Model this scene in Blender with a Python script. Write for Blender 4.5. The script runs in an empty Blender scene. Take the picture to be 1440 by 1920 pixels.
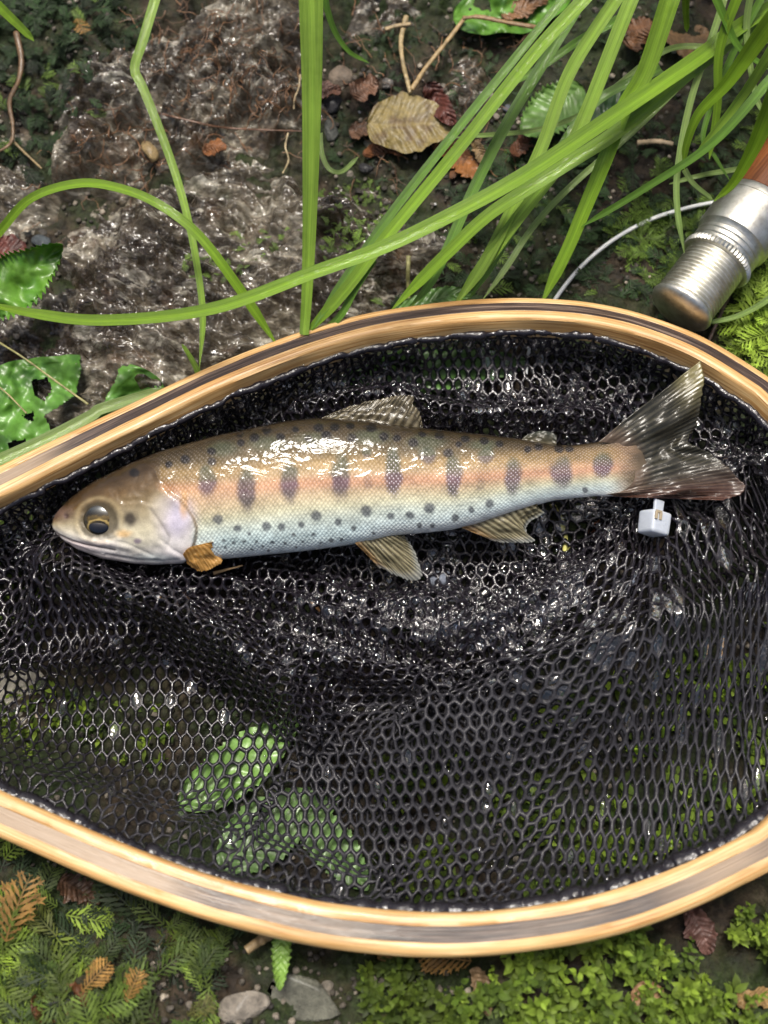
import bpy, math, random
import numpy as np
from mathutils import Vector

random.seed(7)
RNG = np.random.default_rng(11)
S = bpy.context.scene
COL = S.collection

# ------------------------------------------------------------------ camera
TILT = math.radians(18.0)
VFOV = math.radians(50.0)
DIST = 0.37
CAM = np.array([0.0, -DIST * math.sin(TILT), DIST * math.cos(TILT)])
FWD = -CAM / DIST
RIGHT = np.array([1.0, 0.0, 0.0])
UP = np.array([0.0, math.cos(TILT), math.sin(TILT)])
TANV = math.tan(VFOV / 2)
cd = bpy.data.cameras.new('camera')
cam = bpy.data.objects.new('camera', cd)
COL.objects.link(cam)
cam.location = CAM
cam.rotation_euler = (TILT, 0, 0)
cd.sensor_fit = 'VERTICAL'
cd.sensor_height = 36.0
cd.lens = 18.0 / TANV
cd.clip_start = 0.01
cd.clip_end = 200.0
cd.dof.use_dof = True
cd.dof.focus_distance = 0.352
cd.dof.aperture_fstop = 9.0
S.camera = cam

# ------------------------------------------------------------------ light
SUN_DIR = np.array([-0.06, 0.30, 0.95])
SUN_DIR /= np.linalg.norm(SUN_DIR)
w = bpy.data.worlds.new('World')
S.world = w
w.use_nodes = True
wn = w.node_tree
sky = wn.nodes.new('ShaderNodeTexSky')
sky.sky_type = 'NISHITA'
sky.sun_disc = False
sky.sun_elevation = math.asin(SUN_DIR[2])
sky.sun_rotation = math.atan2(SUN_DIR[0], SUN_DIR[1])
sky.air_density = 1.0
sky.dust_density = 8.0
sky.ozone_density = 0.6
bg = wn.nodes['Background']
bg.inputs['Strength'].default_value = 0.05
wn.links.new(sky.outputs['Color'], bg.inputs['Color'])
sd = bpy.data.lights.new('sun', 'SUN')
sd.energy = 1.5
sd.angle = math.radians(16)
sd.color = (1.0, 0.97, 0.90)
so = bpy.data.objects.new('sun', sd)
COL.objects.link(so)
so.rotation_euler = Vector(SUN_DIR).to_track_quat('Z', 'Y').to_euler()
so.location = (0, 0.5, 2)
S.view_settings.view_transform = 'Standard'
S.view_settings.look = 'None'
S.view_settings.exposure = 1.3
S.view_settings.gamma = 1.0
S.render.engine = 'CYCLES'

# ------------------------------------------------------------------ helpers: pixels and numbers
def rays(px, py):
    px = np.asarray(px, float); py = np.asarray(py, float)
    sx = (px - 720) / 960 * TANV
    sy = (960 - py) / 960 * TANV
    return FWD + sx[..., None] * RIGHT + sy[..., None] * UP

def on_plane(px, py, p0, n):
    d = rays(px, py)
    t = np.dot(np.asarray(p0) - CAM, n) / (d @ np.asarray(n))
    return CAM + d * t[..., None]

def PZ(px, py, z=0.0):
    d = rays(px, py)
    t = (np.asarray(z, float) - CAM[2]) / d[..., 2]
    return CAM + d * t[..., None]

def to_px(P):
    q = P - CAM
    dz = q @ FWD
    return 720 + (q @ RIGHT) / dz / TANV * 960, 960 - (q @ UP) / dz / TANV * 960

def sstep(a, b, x):
    t = np.clip((x - a) / (b - a), 0, 1)
    return t * t * (3 - 2 * t)

def s2l(c):
    c = np.asarray(c, float) / 255.0
    return np.where(c <= 0.04045, c / 12.92, ((c + 0.055) / 1.055) ** 2.4)

def _hash(i, j, k, seed):
    n = (i * 374761393 + j * 668265263 + k * 1274126177 + seed * 974711) & 0xFFFFFFFF
    n = ((n ^ (n >> 13)) * 1274126177) & 0xFFFFFFFF
    n = n ^ (n >> 16)
    return (n & 0xFFFF) / 65535.0

def vnoise(x, y, seed=0):
    xi = np.floor(x).astype(np.int64); yi = np.floor(y).astype(np.int64)
    fx = x - xi; fy = y - yi
    fx = fx * fx * fx * (fx * (fx * 6 - 15) + 10); fy = fy * fy * fy * (fy * (fy * 6 - 15) + 10)
    a = _hash(xi, yi, 0, seed); b = _hash(xi + 1, yi, 0, seed)
    c = _hash(xi, yi + 1, 0, seed); d = _hash(xi + 1, yi + 1, 0, seed)
    return (a + (b - a) * fx) * (1 - fy) + (c + (d - c) * fx) * fy

def fbm(x, y, octaves=4, seed=0, gain=0.5):
    s = 0.0; a = 1.0; t = 0.0
    for o in range(octaves):
        ca, sa = math.cos(o * 1.1), math.sin(o * 1.1)
        s = s + a * (vnoise(x * ca - y * sa, x * sa + y * ca, seed + o * 17) - 0.5)
        t += a; a *= gain; x = x * 2.03; y = y * 2.03
    return s / t * 2

def ridged(x, y, octaves=4, seed=0):
    s = 0.0; a = 1.0; t = 0.0
    for o in range(octaves):
        n = 1 - np.abs(vnoise(x, y, seed + o * 31) * 2 - 1)
        s = s + a * n * n; t += a; a *= 0.55; x, y = (x * 1.9 + y * 0.6), (y * 1.9 - x * 0.6)
    return s / t

def catmull(pts, n, closed=False):
    pts = np.asarray(pts, float)
    m = len(pts)
    if closed:
        P = np.vstack([pts[-1], pts, pts[0], pts[1]]); segs = m
    else:
        P = np.vstack([2 * pts[0] - pts[1], pts, 2 * pts[-1] - pts[-2]]); segs = m - 1
    out = []
    K = 24
    for i in range(segs):
        p0, p1, p2, p3 = P[i:i + 4]
        t = np.linspace(0, 1, K, endpoint=False)[:, None]
        out.append(0.5 * (2 * p1 + (p2 - p0) * t + (2 * p0 - 5 * p1 + 4 * p2 - p3) * t ** 2 + (3 * p1 - p0 - 3 * p2 + p3) * t ** 3))
    out = np.vstack(out + [pts[:1] if closed else pts[-1:]])
    L = np.r_[0, np.cumsum(np.linalg.norm(np.diff(out, axis=0), axis=1))]
    s = np.linspace(0, L[-1], n + 1 if closed else n)
    r = np.stack([np.interp(s, L, out[:, k]) for k in range(out.shape[1])], 1)
    return r[:-1] if closed else r

def poly_dist(x, y, poly, closed=False):
    """distance from points to a polyline, and the fraction along it"""
    poly = np.asarray(poly, float)
    if closed: poly = np.vstack([poly, poly[:1]])
    best = np.full(np.shape(x), 1e9); frac = np.zeros(np.shape(x)); side = np.zeros(np.shape(x))
    n = len(poly) - 1
    for i in range(n):
        a = poly[i]; d = poly[i + 1] - a
        L2 = d @ d + 1e-18
        t = np.clip(((x - a[0]) * d[0] + (y - a[1]) * d[1]) / L2, 0, 1)
        qx = x - a[0] - t * d[0]; qy = y - a[1] - t * d[1]
        dd = np.hypot(qx, qy)
        m = dd < best
        best = np.where(m, dd, best); frac = np.where(m, (i + t) / n, frac)
        side = np.where(m, np.sign(d[0] * qy - d[1] * qx), side)
    return best, frac, side

def inside(x, y, poly):
    poly = np.asarray(poly, float); r = np.zeros(np.shape(x), bool)
    j = len(poly) - 1
    for i in range(len(poly)):
        xi, yi = poly[i][:2]; xj, yj = poly[j][:2]
        c = ((yi > y) != (yj > y)) & (x < (xj - xi) * (y - yi) / (yj - yi + 1e-18) + xi)
        r ^= c; j = i
    return r

# ------------------------------------------------------------------ helpers: objects
def mesh_obj(name, V, F, mat=None, parent=None, smooth=True, attrs=None):
    me = bpy.data.meshes.new(name)
    V = np.asarray(V, np.float32)
    if isinstance(F, np.ndarray):
        me.vertices.add(len(V)); me.vertices.foreach_set('co', V.ravel())
        k = F.shape[1]
        me.loops.add(F.size); me.loops.foreach_set('vertex_index', F.astype(np.int32).ravel())
        me.polygons.add(len(F)); me.polygons.foreach_set('loop_start', np.arange(0, F.size, k, dtype=np.int32))
        me.update(calc_edges=True)
        me.validate()
    else:
        me.from_pydata([tuple(v) for v in V], [], [tuple(int(i) for i in f) for f in F])
    if smooth:
        me.polygons.foreach_set('use_smooth', np.ones(len(me.polygons), bool))
    for an, arr in (attrs or {}).items():
        arr = np.asarray(arr, np.float32)
        if arr.ndim == 1:
            a = me.attributes.new(an, 'FLOAT', 'POINT'); a.data.foreach_set('value', arr)
        else:
            a = me.attributes.new(an, 'FLOAT_VECTOR', 'POINT'); a.data.foreach_set('vector', arr.ravel())
    if mat: me.materials.append(mat)
    o = bpy.data.objects.new(name, me)
    COL.objects.link(o)
    if parent: o.parent = parent
    return o

def grid_faces(nu, nv, closed_v=False):
    i = np.arange(nu - 1)[:, None]; j = np.arange(nv if closed_v else nv - 1)[None, :]
    j2 = (j + 1) % nv
    a = i * nv + j; b = (i + 1) * nv + j; c = (i + 1) * nv + j2; d = i * nv + j2
    return np.stack([a, b, c, d], -1).reshape(-1, 4)

def tag(o, label=None, cat=None, group=None, kind=None):
    if label: o['label'] = label
    if cat: o['category'] = cat
    if group: o['group'] = group
    if kind: o['kind'] = kind
    return o

def empty(name, loc=(0, 0, 0)):
    o = bpy.data.objects.new(name, None); COL.objects.link(o)
    o.empty_display_size = 0.01
    o['_base'] = 1
    del o['_base']
    return o

class Acc:
    """collects many small faces with a colour into one mesh"""
    def __init__(s): s.V = []; s.F = []; s.C = []; s.n = 0
    def add(s, V, F, c):
        V = np.asarray(V, float); s.V.append(V)
        s.F += [tuple(int(i) + s.n for i in f) for f in F]
        c = np.asarray(c, float)
        s.C.append(np.tile(c, (len(V), 1)) if c.ndim == 1 else c); s.n += len(V)
    def build(s, name, mat, parent=None, smooth=True):
        return mesh_obj(name, np.vstack(s.V), s.F, mat, parent, smooth, {'col': np.vstack(s.C)})

def frames(P):
    T = np.gradient(P, axis=0); T /= np.linalg.norm(T, axis=1)[:, None] + 1e-12
    return T

def tube(P, R, k=8, up=(0, 0, 1), caps=True, squash=1.0):
    P = np.asarray(P, float); R = np.broadcast_to(np.asarray(R, float), (len(P),))
    T = frames(P); up = np.asarray(up, float)
    A = np.cross(T, up); A /= np.linalg.norm(A, axis=1)[:, None] + 1e-12
    B = np.cross(A, T)
    th = np.linspace(0, 2 * np.pi, k, endpoint=False)
    V = P[:, None, :] + R[:, None, None] * (np.cos(th)[None, :, None] * A[:, None, :] + squash * np.sin(th)[None, :, None] * B[:, None, :])
    F = [tuple(f) for f in grid_faces(len(P), k, True)]
    if caps:
        F.append(tuple(range(k))); F.append(tuple(range((len(P) - 1) * k, len(P) * k))[::-1])
    return V.reshape(-1, 3), F

# ------------------------------------------------------------------ helpers: materials
def new_mat(name):
    m = bpy.data.materials.new(name); m.use_nodes = True
    nt = m.node_tree
    nt.nodes['Principled BSDF'].inputs['Coat IOR'].default_value = 1.37      # water
    return m, nt, nt.nodes['Principled BSDF']

def nd(nt, typ, ins=None, **props):
    n = nt.nodes.new(typ)
    for k, v in props.items(): setattr(n, k, v)
    for k, v in (ins or {}).items():
        if hasattr(v, 'is_linked') or isinstance(v, bpy.types.NodeSocket): nt.links.new(v, n.inputs[k])
        else: n.inputs[k].default_value = v
    return n

def attr(nt, name, out='Vector'):
    return nd(nt, 'ShaderNodeAttribute', attribute_name=name).outputs[out]

def ramp(nt, fac, stops):
    r = nt.nodes.new('ShaderNodeValToRGB'); nt.links.new(fac, r.inputs['Fac'])
    e = r.color_ramp.elements
    while len(e) < len(stops): e.new(0.5)
    for el, (p, c) in zip(e, stops):
        el.position = p; el.color = (*c, 1.0) if len(c) == 3 else c
    return r.outputs['Color']

def math_n(nt, op, a, b=None, clamp=False):
    n = nt.nodes.new('ShaderNodeMath'); n.operation = op; n.use_clamp = clamp
    for i, v in enumerate([a, b]):
        if v is None: continue
        if isinstance(v, (int, float)): n.inputs[i].default_value = v
        else: nt.links.new(v, n.inputs[i])
    return n.outputs[0]

def mixc(nt, fac, a, b, mode='MIX'):
    n = nt.nodes.new('ShaderNodeMix'); n.data_type = 'RGBA'; n.blend_type = mode
    for idx, v in ((0, fac), (6, a), (7, b)):
        if isinstance(v, bpy.types.NodeSocket): nt.links.new(v, n.inputs[idx])
        elif isinstance(v, (int, float)): n.inputs[idx].default_value = v
        else: n.inputs[idx].default_value = (*v, 1.0)
    return n.outputs[2]

def noise(nt, vec, scale, detail=4, rough=0.55, dist=0.0):
    n = nd(nt, 'ShaderNodeTexNoise', {'Scale': scale, 'Detail': detail, 'Roughness': rough, 'Distortion': dist})
    if vec is not None: nt.links.new(vec, n.inputs['Vector'])
    return n.outputs['Fac']

def bump(nt, h, dist, strength=1.0, normal=None):
    b = nd(nt, 'ShaderNodeBump', {'Height': h, 'Distance': dist, 'Strength': strength})
    if normal is not None: nt.links.new(normal, b.inputs['Normal'])
    return b.outputs['Normal']

def objco(nt): return nd(nt, 'ShaderNodeTexCoord').outputs['Object']

def mapping(nt, vec, scale=(1, 1, 1), rot=(0, 0, 0)):
    return nd(nt, 'ShaderNodeMapping', {'Vector': vec, 'Scale': scale, 'Rotation': rot}).outputs['Vector']

def foliage_mat(name, rough=0.4, trans=0.35, vein=False, coat=0.0, bumpd=0.0003, scale=400):
    """colour from the 'col' attribute, with mottling and some light passing through"""
    m, nt, p = new_mat(name)
    c = attr(nt, 'col')
    o = objco(nt)
    n1 = noise(nt, o, scale, 4)
    c2 = mixc(nt, 1.0, c, ramp(nt, n1, [(0.25, (0.55, 0.55, 0.5)), (0.7, (1.25, 1.25, 1.2))]), 'MULTIPLY')
    nt.links.new(c2, p.inputs['Base Color'])
    p.inputs['Roughness'].default_value = rough
    p.inputs['Coat Weight'].default_value = coat
    p.inputs['Coat Roughness'].default_value = 0.12
    nt.links.new(bump(nt, noise(nt, o, scale * 2.2, 3), bumpd, 0.6), p.inputs['Normal'])
    t = nd(nt, 'ShaderNodeBsdfTranslucent', {'Color': c2})
    mx = nd(nt, 'ShaderNodeMixShader', {0: trans, 1: p.outputs[0], 2: t.outputs[0]})
    nt.links.new(mx.outputs[0], nt.nodes['Material Output'].inputs['Surface'])
    return m

# ================================================================== GROUND
NET_C = np.array([0.02, -0.03])

def terrain(x, y):
    h = 0.006 * fbm(x * 28, y * 28, 3, 3) + 0.0028 * fbm(x * 110, y * 110, 3, 8)
    r = np.hypot((x - NET_C[0]) / 0.17, (y - NET_C[1]) / 0.10)
    h = h * (0.35 + 0.65 * sstep(0.8, 1.15, r))
    h = h - 0.004 * (1 - sstep(0.8, 1.2, r))
    h = h + 0.016 * sstep(-0.105, -0.165, y) * sstep(-0.6, -0.3, -np.abs(x))
    h = h + 0.03 * sstep(0.10, 0.32, y) * sstep(-3.0, -0.6, -np.abs(y))
    far = np.hypot(x, y)
    h = h + sstep(0.5, 6, far) * (0.25 * fbm(x * 0.8, y * 0.8, 3, 21))
    return h

def axis(lo, hi, step, far):
    a = np.arange(lo, hi + step / 2, step)
    g = []; d = step; p = hi
    while p < far:
        d *= 1.22; p += d; g.append(p)
    l = []; d = step; p = lo
    while p > -far:
        d *= 1.22; p -= d; l.append(p)
    return np.array(l[::-1] + list(a) + g)

gx = axis(-0.19, 0.19, 0.0007, 30.0)
gy = axis(-0.19, 0.25, 0.0007, 30.0)
GX, GY = np.meshgrid(gx, gy, indexing='ij')
GZ = terrain(GX, GY)
crumb = 0.0011 * fbm(GX * 420, GY * 420, 3, 40) + 0.0016 * np.maximum(fbm(GX * 190, GY * 190, 2, 44), 0)
GZ = GZ + crumb * (np.abs(GX) < 0.3) * (np.abs(GY) < 0.35)

m, nt, p = new_mat('soil')
o = objco(nt)
n_big = noise(nt, o, 26, 5, 0.6)
n_mid = noise(nt, o, 160, 5, 0.65)
n_fin = noise(nt, o, 700, 4, 0.7)
c = ramp(nt, n_mid, [(0.30, (0.006, 0.005, 0.004)), (0.45, (0.018, 0.013, 0.009)), (0.60, (0.050, 0.036, 0.023)), (0.75, (0.13, 0.105, 0.078))])
cg = ramp(nt, n_fin, [(0.3, (0.008, 0.012, 0.004)), (0.55, (0.022, 0.034, 0.010)), (0.75, (0.045, 0.070, 0.018))])
c = mixc(nt, ramp(nt, n_big, [(0.42, (0, 0, 0)), (0.58, (1, 1, 1))]), c, cg)
c = mixc(nt, ramp(nt, n_fin, [(0.68, (0, 0, 0)), (0.76, (0.8, 0.8, 0.8))]), c, (0.16, 0.14, 0.11))
nt.links.new(c, p.inputs['Base Color'])
nt.links.new(ramp(nt, n_mid, [(0.3, (0.3,) * 3), (0.7, (0.75,) * 3)]), p.inputs['Roughness'])
p.inputs['Specular IOR Level'].default_value = 0.22
nt.links.new(bump(nt, n_fin, 0.0009, 0.9), p.inputs['Normal'])
M_SOIL = m
ground = mesh_obj('ground', np.stack([GX, GY, GZ], -1).reshape(-1, 3), grid_faces(len(gx), len(gy)), M_SOIL)
tag(ground, 'dark wet forest soil with green film and grit', None, None, 'structure')

def G(px, py, lift=0.0):
    """where the ray of a pixel meets the ground"""
    px = np.asarray(px, float); py = np.asarray(py, float)
    z = np.zeros(np.shape(px))
    for _ in range(8):
        q = PZ(px, py, z)
        z = 0.5 * z + 0.5 * (ground_top(q[..., 0], q[..., 1]) + lift)
    return PZ(px, py, z)

# ------------------------------------------------------------------ wet rocks
ROCKS = []
def rock_height(x, y, poly, H, wd, rot, seed, amp):
    d, _, _ = poly_dist(x, y, poly, True)
    d = np.where(inside(x, y, poly), d, -d)
    d = d + 0.007 * fbm(x * 60, y * 60, 3, seed + 5)
    base = np.where(d > 0, H * (1 - np.exp(-np.maximum(d, 0) / wd)), d * 1.3)
    ca, sa = math.cos(rot), math.sin(rot)
    u = x * ca + y * sa; v = -x * sa + y * ca
    wv = v + 0.006 * fbm(u * 50, v * 50, 3, seed + 2)
    r = amp * (ridged(u * 38, wv * 110, 3, seed) - 0.4) + amp * 0.55 * (ridged(u * 150 , wv * 330, 3, seed + 9) - 0.4)
    r = r + amp * 1.5 * fbm(u * 42, wv * 70, 3, seed + 70)
    r = r + 0.0030 * (ridged(u * 105, wv * 230, 2, seed + 33) - 0.4) + 0.0017 * fbm(u * 260, wv * 420, 2, seed + 37)
    return terrain(x, y) * 0.4 + base + r * sstep(-0.002, 0.006, d), d

def rock_polys():
    A = PZ(*np.array([(-60, 700), (-40, 560), (60, 500), (150, 400), (260, 330), (420, 285), (560, 300), (690, 345), (800, 400), (880, 470), (780, 545), (600, 640), (420, 760), (200, 830), (40, 800)], float).T, 0.005)[:, :2]
    B = PZ(*np.array([(90, 330), (60, 210), (190, 90), (330, 20), (500, -40), (640, 20), (625, 170), (560, 262), (430, 268), (330, 300), (230, 320)], float).T, 0.012)[:, :2]
    Cc = PZ(*np.array([(815, 175), (820, 95), (880, 60), (945, 95), (950, 160), (890, 205)], float).T, 0.016)[:, :2]
    D = PZ(*np.array([(-140, 460), (-130, 250), (-20, 215), (60, 250), (120, 330), (90, 400), (10, 440)], float).T, 0.006)[:, :2]
    E = PZ(*np.array([(640, 60), (650, -80), (800, -120), (830, 20), (720, 60)], float).T, 0.02)[:, :2]
    return [('A', A, 0.014, 0.018, -0.5, 100, 0.0075), ('B', B, 0.020, 0.016, 0.7, 130, 0.0075),
            ('C', Cc, 0.012, 0.006, 1.1, 160, 0.003), ('D', D, 0.011, 0.012, -0.3, 190, 0.0055), ('E', E, 0.012, 0.010, 0.3, 215, 0.004)]

m, nt, p = new_mat('wet_rock')
o = objco(nt)
od = mapping(nt, o, (1, 2.6, 1), (0, 0, 0.55))
n1 = noise(nt, od, 30, 7, 0.6, 0.8)
n2 = noise(nt, od, 190, 6, 0.68, 0.3)
n3 = noise(nt, o, 17, 5, 0.6)
vein = noise(nt, mapping(nt, o, (1, 4.5, 1), (0, 0, 0.62)), 75, 5, 0.62, 0.9)
c = ramp(nt, n1, [(0.33, (0.020, 0.014, 0.009)), (0.44, (0.070, 0.053, 0.034)), (0.55, (0.16, 0.132, 0.092)), (0.68, (0.42, 0.375, 0.29))])
c = mixc(nt, 1.0, c, ramp(nt, n2, [(0.30, (0.35, 0.33, 0.30)), (0.50, (0.9, 0.9, 0.9)), (0.70, (1.5, 1.5, 1.45))]), 'MULTIPLY')
c = mixc(nt, ramp(nt, vein, [(0.52, (0, 0, 0)), (0.64, (0.8, 0.8, 0.8))]), c, (0.58, 0.54, 0.44))
c = mixc(nt, ramp(nt, n3, [(0.38, (0.85,) * 3), (0.50, (0, 0, 0))]), c, (0.036, 0.022, 0.011))
c = mixc(nt, ramp(nt, noise(nt, o, 55, 5, 0.6), [(0.56, (0, 0, 0)), (0.68, (0.7,) * 3)]), c, (0.12, 0.062, 0.026))
ng = noise(nt, o, 40, 6, 0.7)
c = mixc(nt, ramp(nt, ng, [(0.60, (0, 0, 0)), (0.70, (0.6,) * 3)]), c, (0.035, 0.055, 0.012))
nt.links.new(c, p.inputs['Base Color'])
nt.links.new(ramp(nt, n1, [(0.3, (0.13,) * 3), (0.7, (0.38,) * 3)]), p.inputs['Roughness'])
p.inputs['Coat Weight'].default_value = 1.0
p.inputs['Coat IOR'].default_value = 1.55
p.inputs['Coat Roughness'].default_value = 0.06
hb = math_n(nt, 'ADD', n2, math_n(nt, 'MULTIPLY', noise(nt, od, 620, 4, 0.6), 0.45))
nrm = bump(nt, hb, 0.0030, 1.0)
p.inputs['Specular IOR Level'].default_value = 0.25
nt.links.new(nrm, p.inputs['Normal'])
nt.links.new(bump(nt, noise(nt, od, 260, 1, 0.5, 0.6), 0.0011, 0.8), p.inputs['Coat Normal'])
M_ROCK = m
RP = rock_polys()
class HeightTable:
    """heights on a regular grid, read back with bilinear interpolation"""
    def __init__(s, fn, x0, x1, y0, y1, st):
        s.x0, s.y0, s.st = x0, y0, st
        s.ax = np.arange(x0, x1, st); s.ay = np.arange(y0, y1, st)
        X, Y = np.meshgrid(s.ax, s.ay, indexing='ij'); s.H = fn(X, Y)
    def __call__(s, x, y):
        u = np.clip((np.asarray(x, float) - s.x0) / s.st, 0, s.H.shape[0] - 1.001); v = np.clip((np.asarray(y, float) - s.y0) / s.st, 0, s.H.shape[1] - 1.001)
        i = u.astype(int); j = v.astype(int); fu = u - i; fv = v - j
        return (s.H[i, j] * (1 - fu) + s.H[i + 1, j] * fu) * (1 - fv) + (s.H[i, j + 1] * (1 - fu) + s.H[i + 1, j + 1] * fu) * fv
def _gtop(X, Y):
    z = terrain(X, Y)
    for (k, poly, H, wd, rot, seed, amp) in RP:
        lo = poly.min(0) - 0.02; hi = poly.max(0) + 0.02
        mk = (X > lo[0]) & (X < hi[0]) & (Y > lo[1]) & (Y < hi[1])
        z[mk] = np.maximum(z[mk], rock_height(X[mk], Y[mk], poly, H, wd, rot, seed, amp)[0])
    return z
ground_top = HeightTable(_gtop, -0.30, 0.30, -0.22, 0.36, 0.0010)
RL = {'A': ('broad wet grey-brown rock slab with crinkled surface between grass and net rim', 'rock'),
      'B': ('knobbly pale-veined wet rock under brown rootlets above the crinkled slab', 'rock'),
      'C': ('dark grey upright stone beside the yellow-brown dead leaf', 'stone'),
      'D': ('mossy brown rock below the hanging root stalk', 'rock'),
      'E': ('small dark rock among dry straw stalks', 'rock')}
for (k, poly, H, wd, rot, seed, amp) in RP:
    lo = poly.min(0) - 0.02; hi = poly.max(0) + 0.02
    st = 0.0006
    X, Y = np.meshgrid(np.arange(lo[0], hi[0], st), np.arange(lo[1], hi[1], st), indexing='ij')
    Z, d = rock_height(X, Y, poly, H, wd, rot, seed, amp)
    F = grid_faces(*X.shape)
    keep = (d.ravel()[F] > -0.010).all(1)
    F = F[keep]
    used = np.unique(F); idx = -np.ones(X.size, int); idx[used] = np.arange(len(used))
    V = np.stack([X, Y, Z], -1).reshape(-1, 3)[used]
    ro = mesh_obj('wet_rock', V, idx[F], M_ROCK)
    tag(ro, RL[k][0], RL[k][1], 'wet rocks above the net')

# ================================================================== LANDING NET
NET = empty('landing_net')
tag(NET, 'wooden hoop landing net with black mesh bag holding the spotted trout', 'landing net')
UPO = [(0, 880), (100, 824), (200, 777), (300, 735), (400, 690), (500, 655), (600, 624), (700, 597), (800, 578), (900, 566), (1000, 562), (1100, 568), (1200, 590), (1300, 630), (1400, 686), (1440, 715)]
UPI = [(0, 955), (100, 913), (200, 865), (300, 812), (400, 762), (500, 715), (600, 675), (700, 648), (800, 635), (900, 628), (1000, 628), (1100, 638), (1200, 662), (1300, 700), (1400, 765), (1440, 800)]
LOI = [(0, 1490), (100, 1530), (200, 1570), (300, 1607), (400, 1640), (500, 1667), (600, 1690), (700, 1705), (800, 1712), (900, 1710), (1000, 1700), (1100, 1683), (1200, 1655), (1300, 1612), (1400, 1558), (1440, 1532)]
LOO = [(0, 1562), (100, 1609), (200, 1655), (300, 1697), (400, 1732), (500, 1757), (600, 1777), (700, 1788), (800, 1794), (900, 1792), (1000, 1782), (1100, 1765), (1200, 1738), (1300, 1700), (1400, 1655), (1440, 1633)]
mid = lambda a, b: [((p[0] + q[0]) / 2, (p[1] + q[1]) / 2) for p, q in zip(a, b)]
RIMPX = [(-640, 1192), (-560, 1168), (-400, 1102), (-200, 1010)] + mid(UPO, UPI) + \
        [(1530, 850), (1595, 970), (1620, 1110), (1605, 1270), (1555, 1410), (1495, 1525)] + \
        mid(LOI, LOO)[::-1] + [(-200, 1438), (-400, 1338), (-560, 1268), (-640, 1242)]
# the hoop lies in a plane: its far side rests on the rock, its near side is propped up on moss
RP0 = np.array([0, 0.075, 0.017]); slope = 0.085
RN = np.array([0, slope, 1.0]); RN /= np.linalg.norm(RN)
rp = np.array(RIMPX, float)
RIM = catmull(on_plane(rp[:, 0], rp[:, 1], RP0, RN), 420)
RT = frames(RIM)
RO = np.cross(RT, RN); RO /= np.linalg.norm(RO, axis=1)[:, None]
cen = RIM.mean(0)
if np.mean(np.sum((RIM - cen) * RO, 1)) < 0: RO = -RO
RS = np.r_[0, np.cumsum(np.linalg.norm(np.diff(RIM, axis=0), axis=1))]
RW, RH = 0.0112, 0.0094
# the far side of the hoop is twisted a little outwards
roll = math.radians(17) * sstep(-0.02, 0.04, RIM[:, 1])[:, None]
RB_ = RN * np.cos(roll) + RO * np.sin(roll)
RO = RO * np.cos(roll) - RN * np.sin(roll)

def wood_mat(name, stops, scale=1.0, rough=0.28, coat=0.25, worn=None):
    m, nt, p = new_mat(name)
    a = attr(nt, 'grain')
    g1 = noise(nt, mapping(nt, a, (14, 1250, 1250)), 1.0, 4, 0.6, 0.4)
    g2 = noise(nt, mapping(nt, a, (60, 2600, 2600)), 1.0, 3, 0.6)
    g3 = noise(nt, mapping(nt, a, (30, 150, 150)), 1.0, 4, 0.6)
    f = math_n(nt, 'ADD', math_n(nt, 'MULTIPLY', g1, 0.55), math_n(nt, 'MULTIPLY', g2, 0.45))
    c = ramp(nt, f, stops)
    c = mixc(nt, 1.0, c, ramp(nt, g3, [(0.3, (0.70, 0.62, 0.50)), (0.55, (1.0, 1.0, 1.0)), (0.75, (1.12, 1.12, 1.12))]), 'MULTIPLY')
    spots = noise(nt, mapping(nt, a, (240, 500, 500)), 1.0, 4, 0.7)
    c = mixc(nt, ramp(nt, spots, [(0.70, (0, 0, 0)), (0.78, (0.7,) * 3)]), c, (stops[0][1][0] * 0.35, stops[0][1][1] * 0.3, stops[0][1][2] * 0.25))
    if worn is not None:
        c = mixc(nt, attr(nt, 'worn', 'Fac'), c, mixc(nt, f, tuple(0.6 * q for q in worn), worn))
    nt.links.new(c, p.inputs['Base Color'])
    p.inputs['Roughness'].default_value = rough + 0.15
    p.inputs['Coat Weight'].default_value = coat
    wet = noise(nt, mapping(nt, a, (90, 300, 300)), 1.0, 4, 0.6)
    nt.links.new(ramp(nt, wet, [(0.4, (0.06,) * 3), (0.65, (0.4,) * 3)]), p.inputs['Coat Roughness'])
    nt.links.new(bump(nt, f, 0.00035, 0.6), p.inputs['Normal'])
    nt.links.new(bump(nt, wet, 0.0004, 0.5), p.inputs['Coat Normal'])
    return m
M_ASH = wood_mat('pale_wood', [(0.36, (0.30, 0.140, 0.042)), (0.45, (0.52, 0.295, 0.105)), (0.53, (0.62, 0.395, 0.165)), (0.63, (0.72, 0.53, 0.28))])
M_DARK = wood_mat('dark_wood', [(0.38, (0.014, 0.007, 0.005)), (0.49, (0.036, 0.019, 0.014)), (0.56, (0.11, 0.075, 0.057)), (0.66, (0.26, 0.195, 0.145))], coat=0.18, worn=(0.42, 0.30, 0.19))

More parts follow.
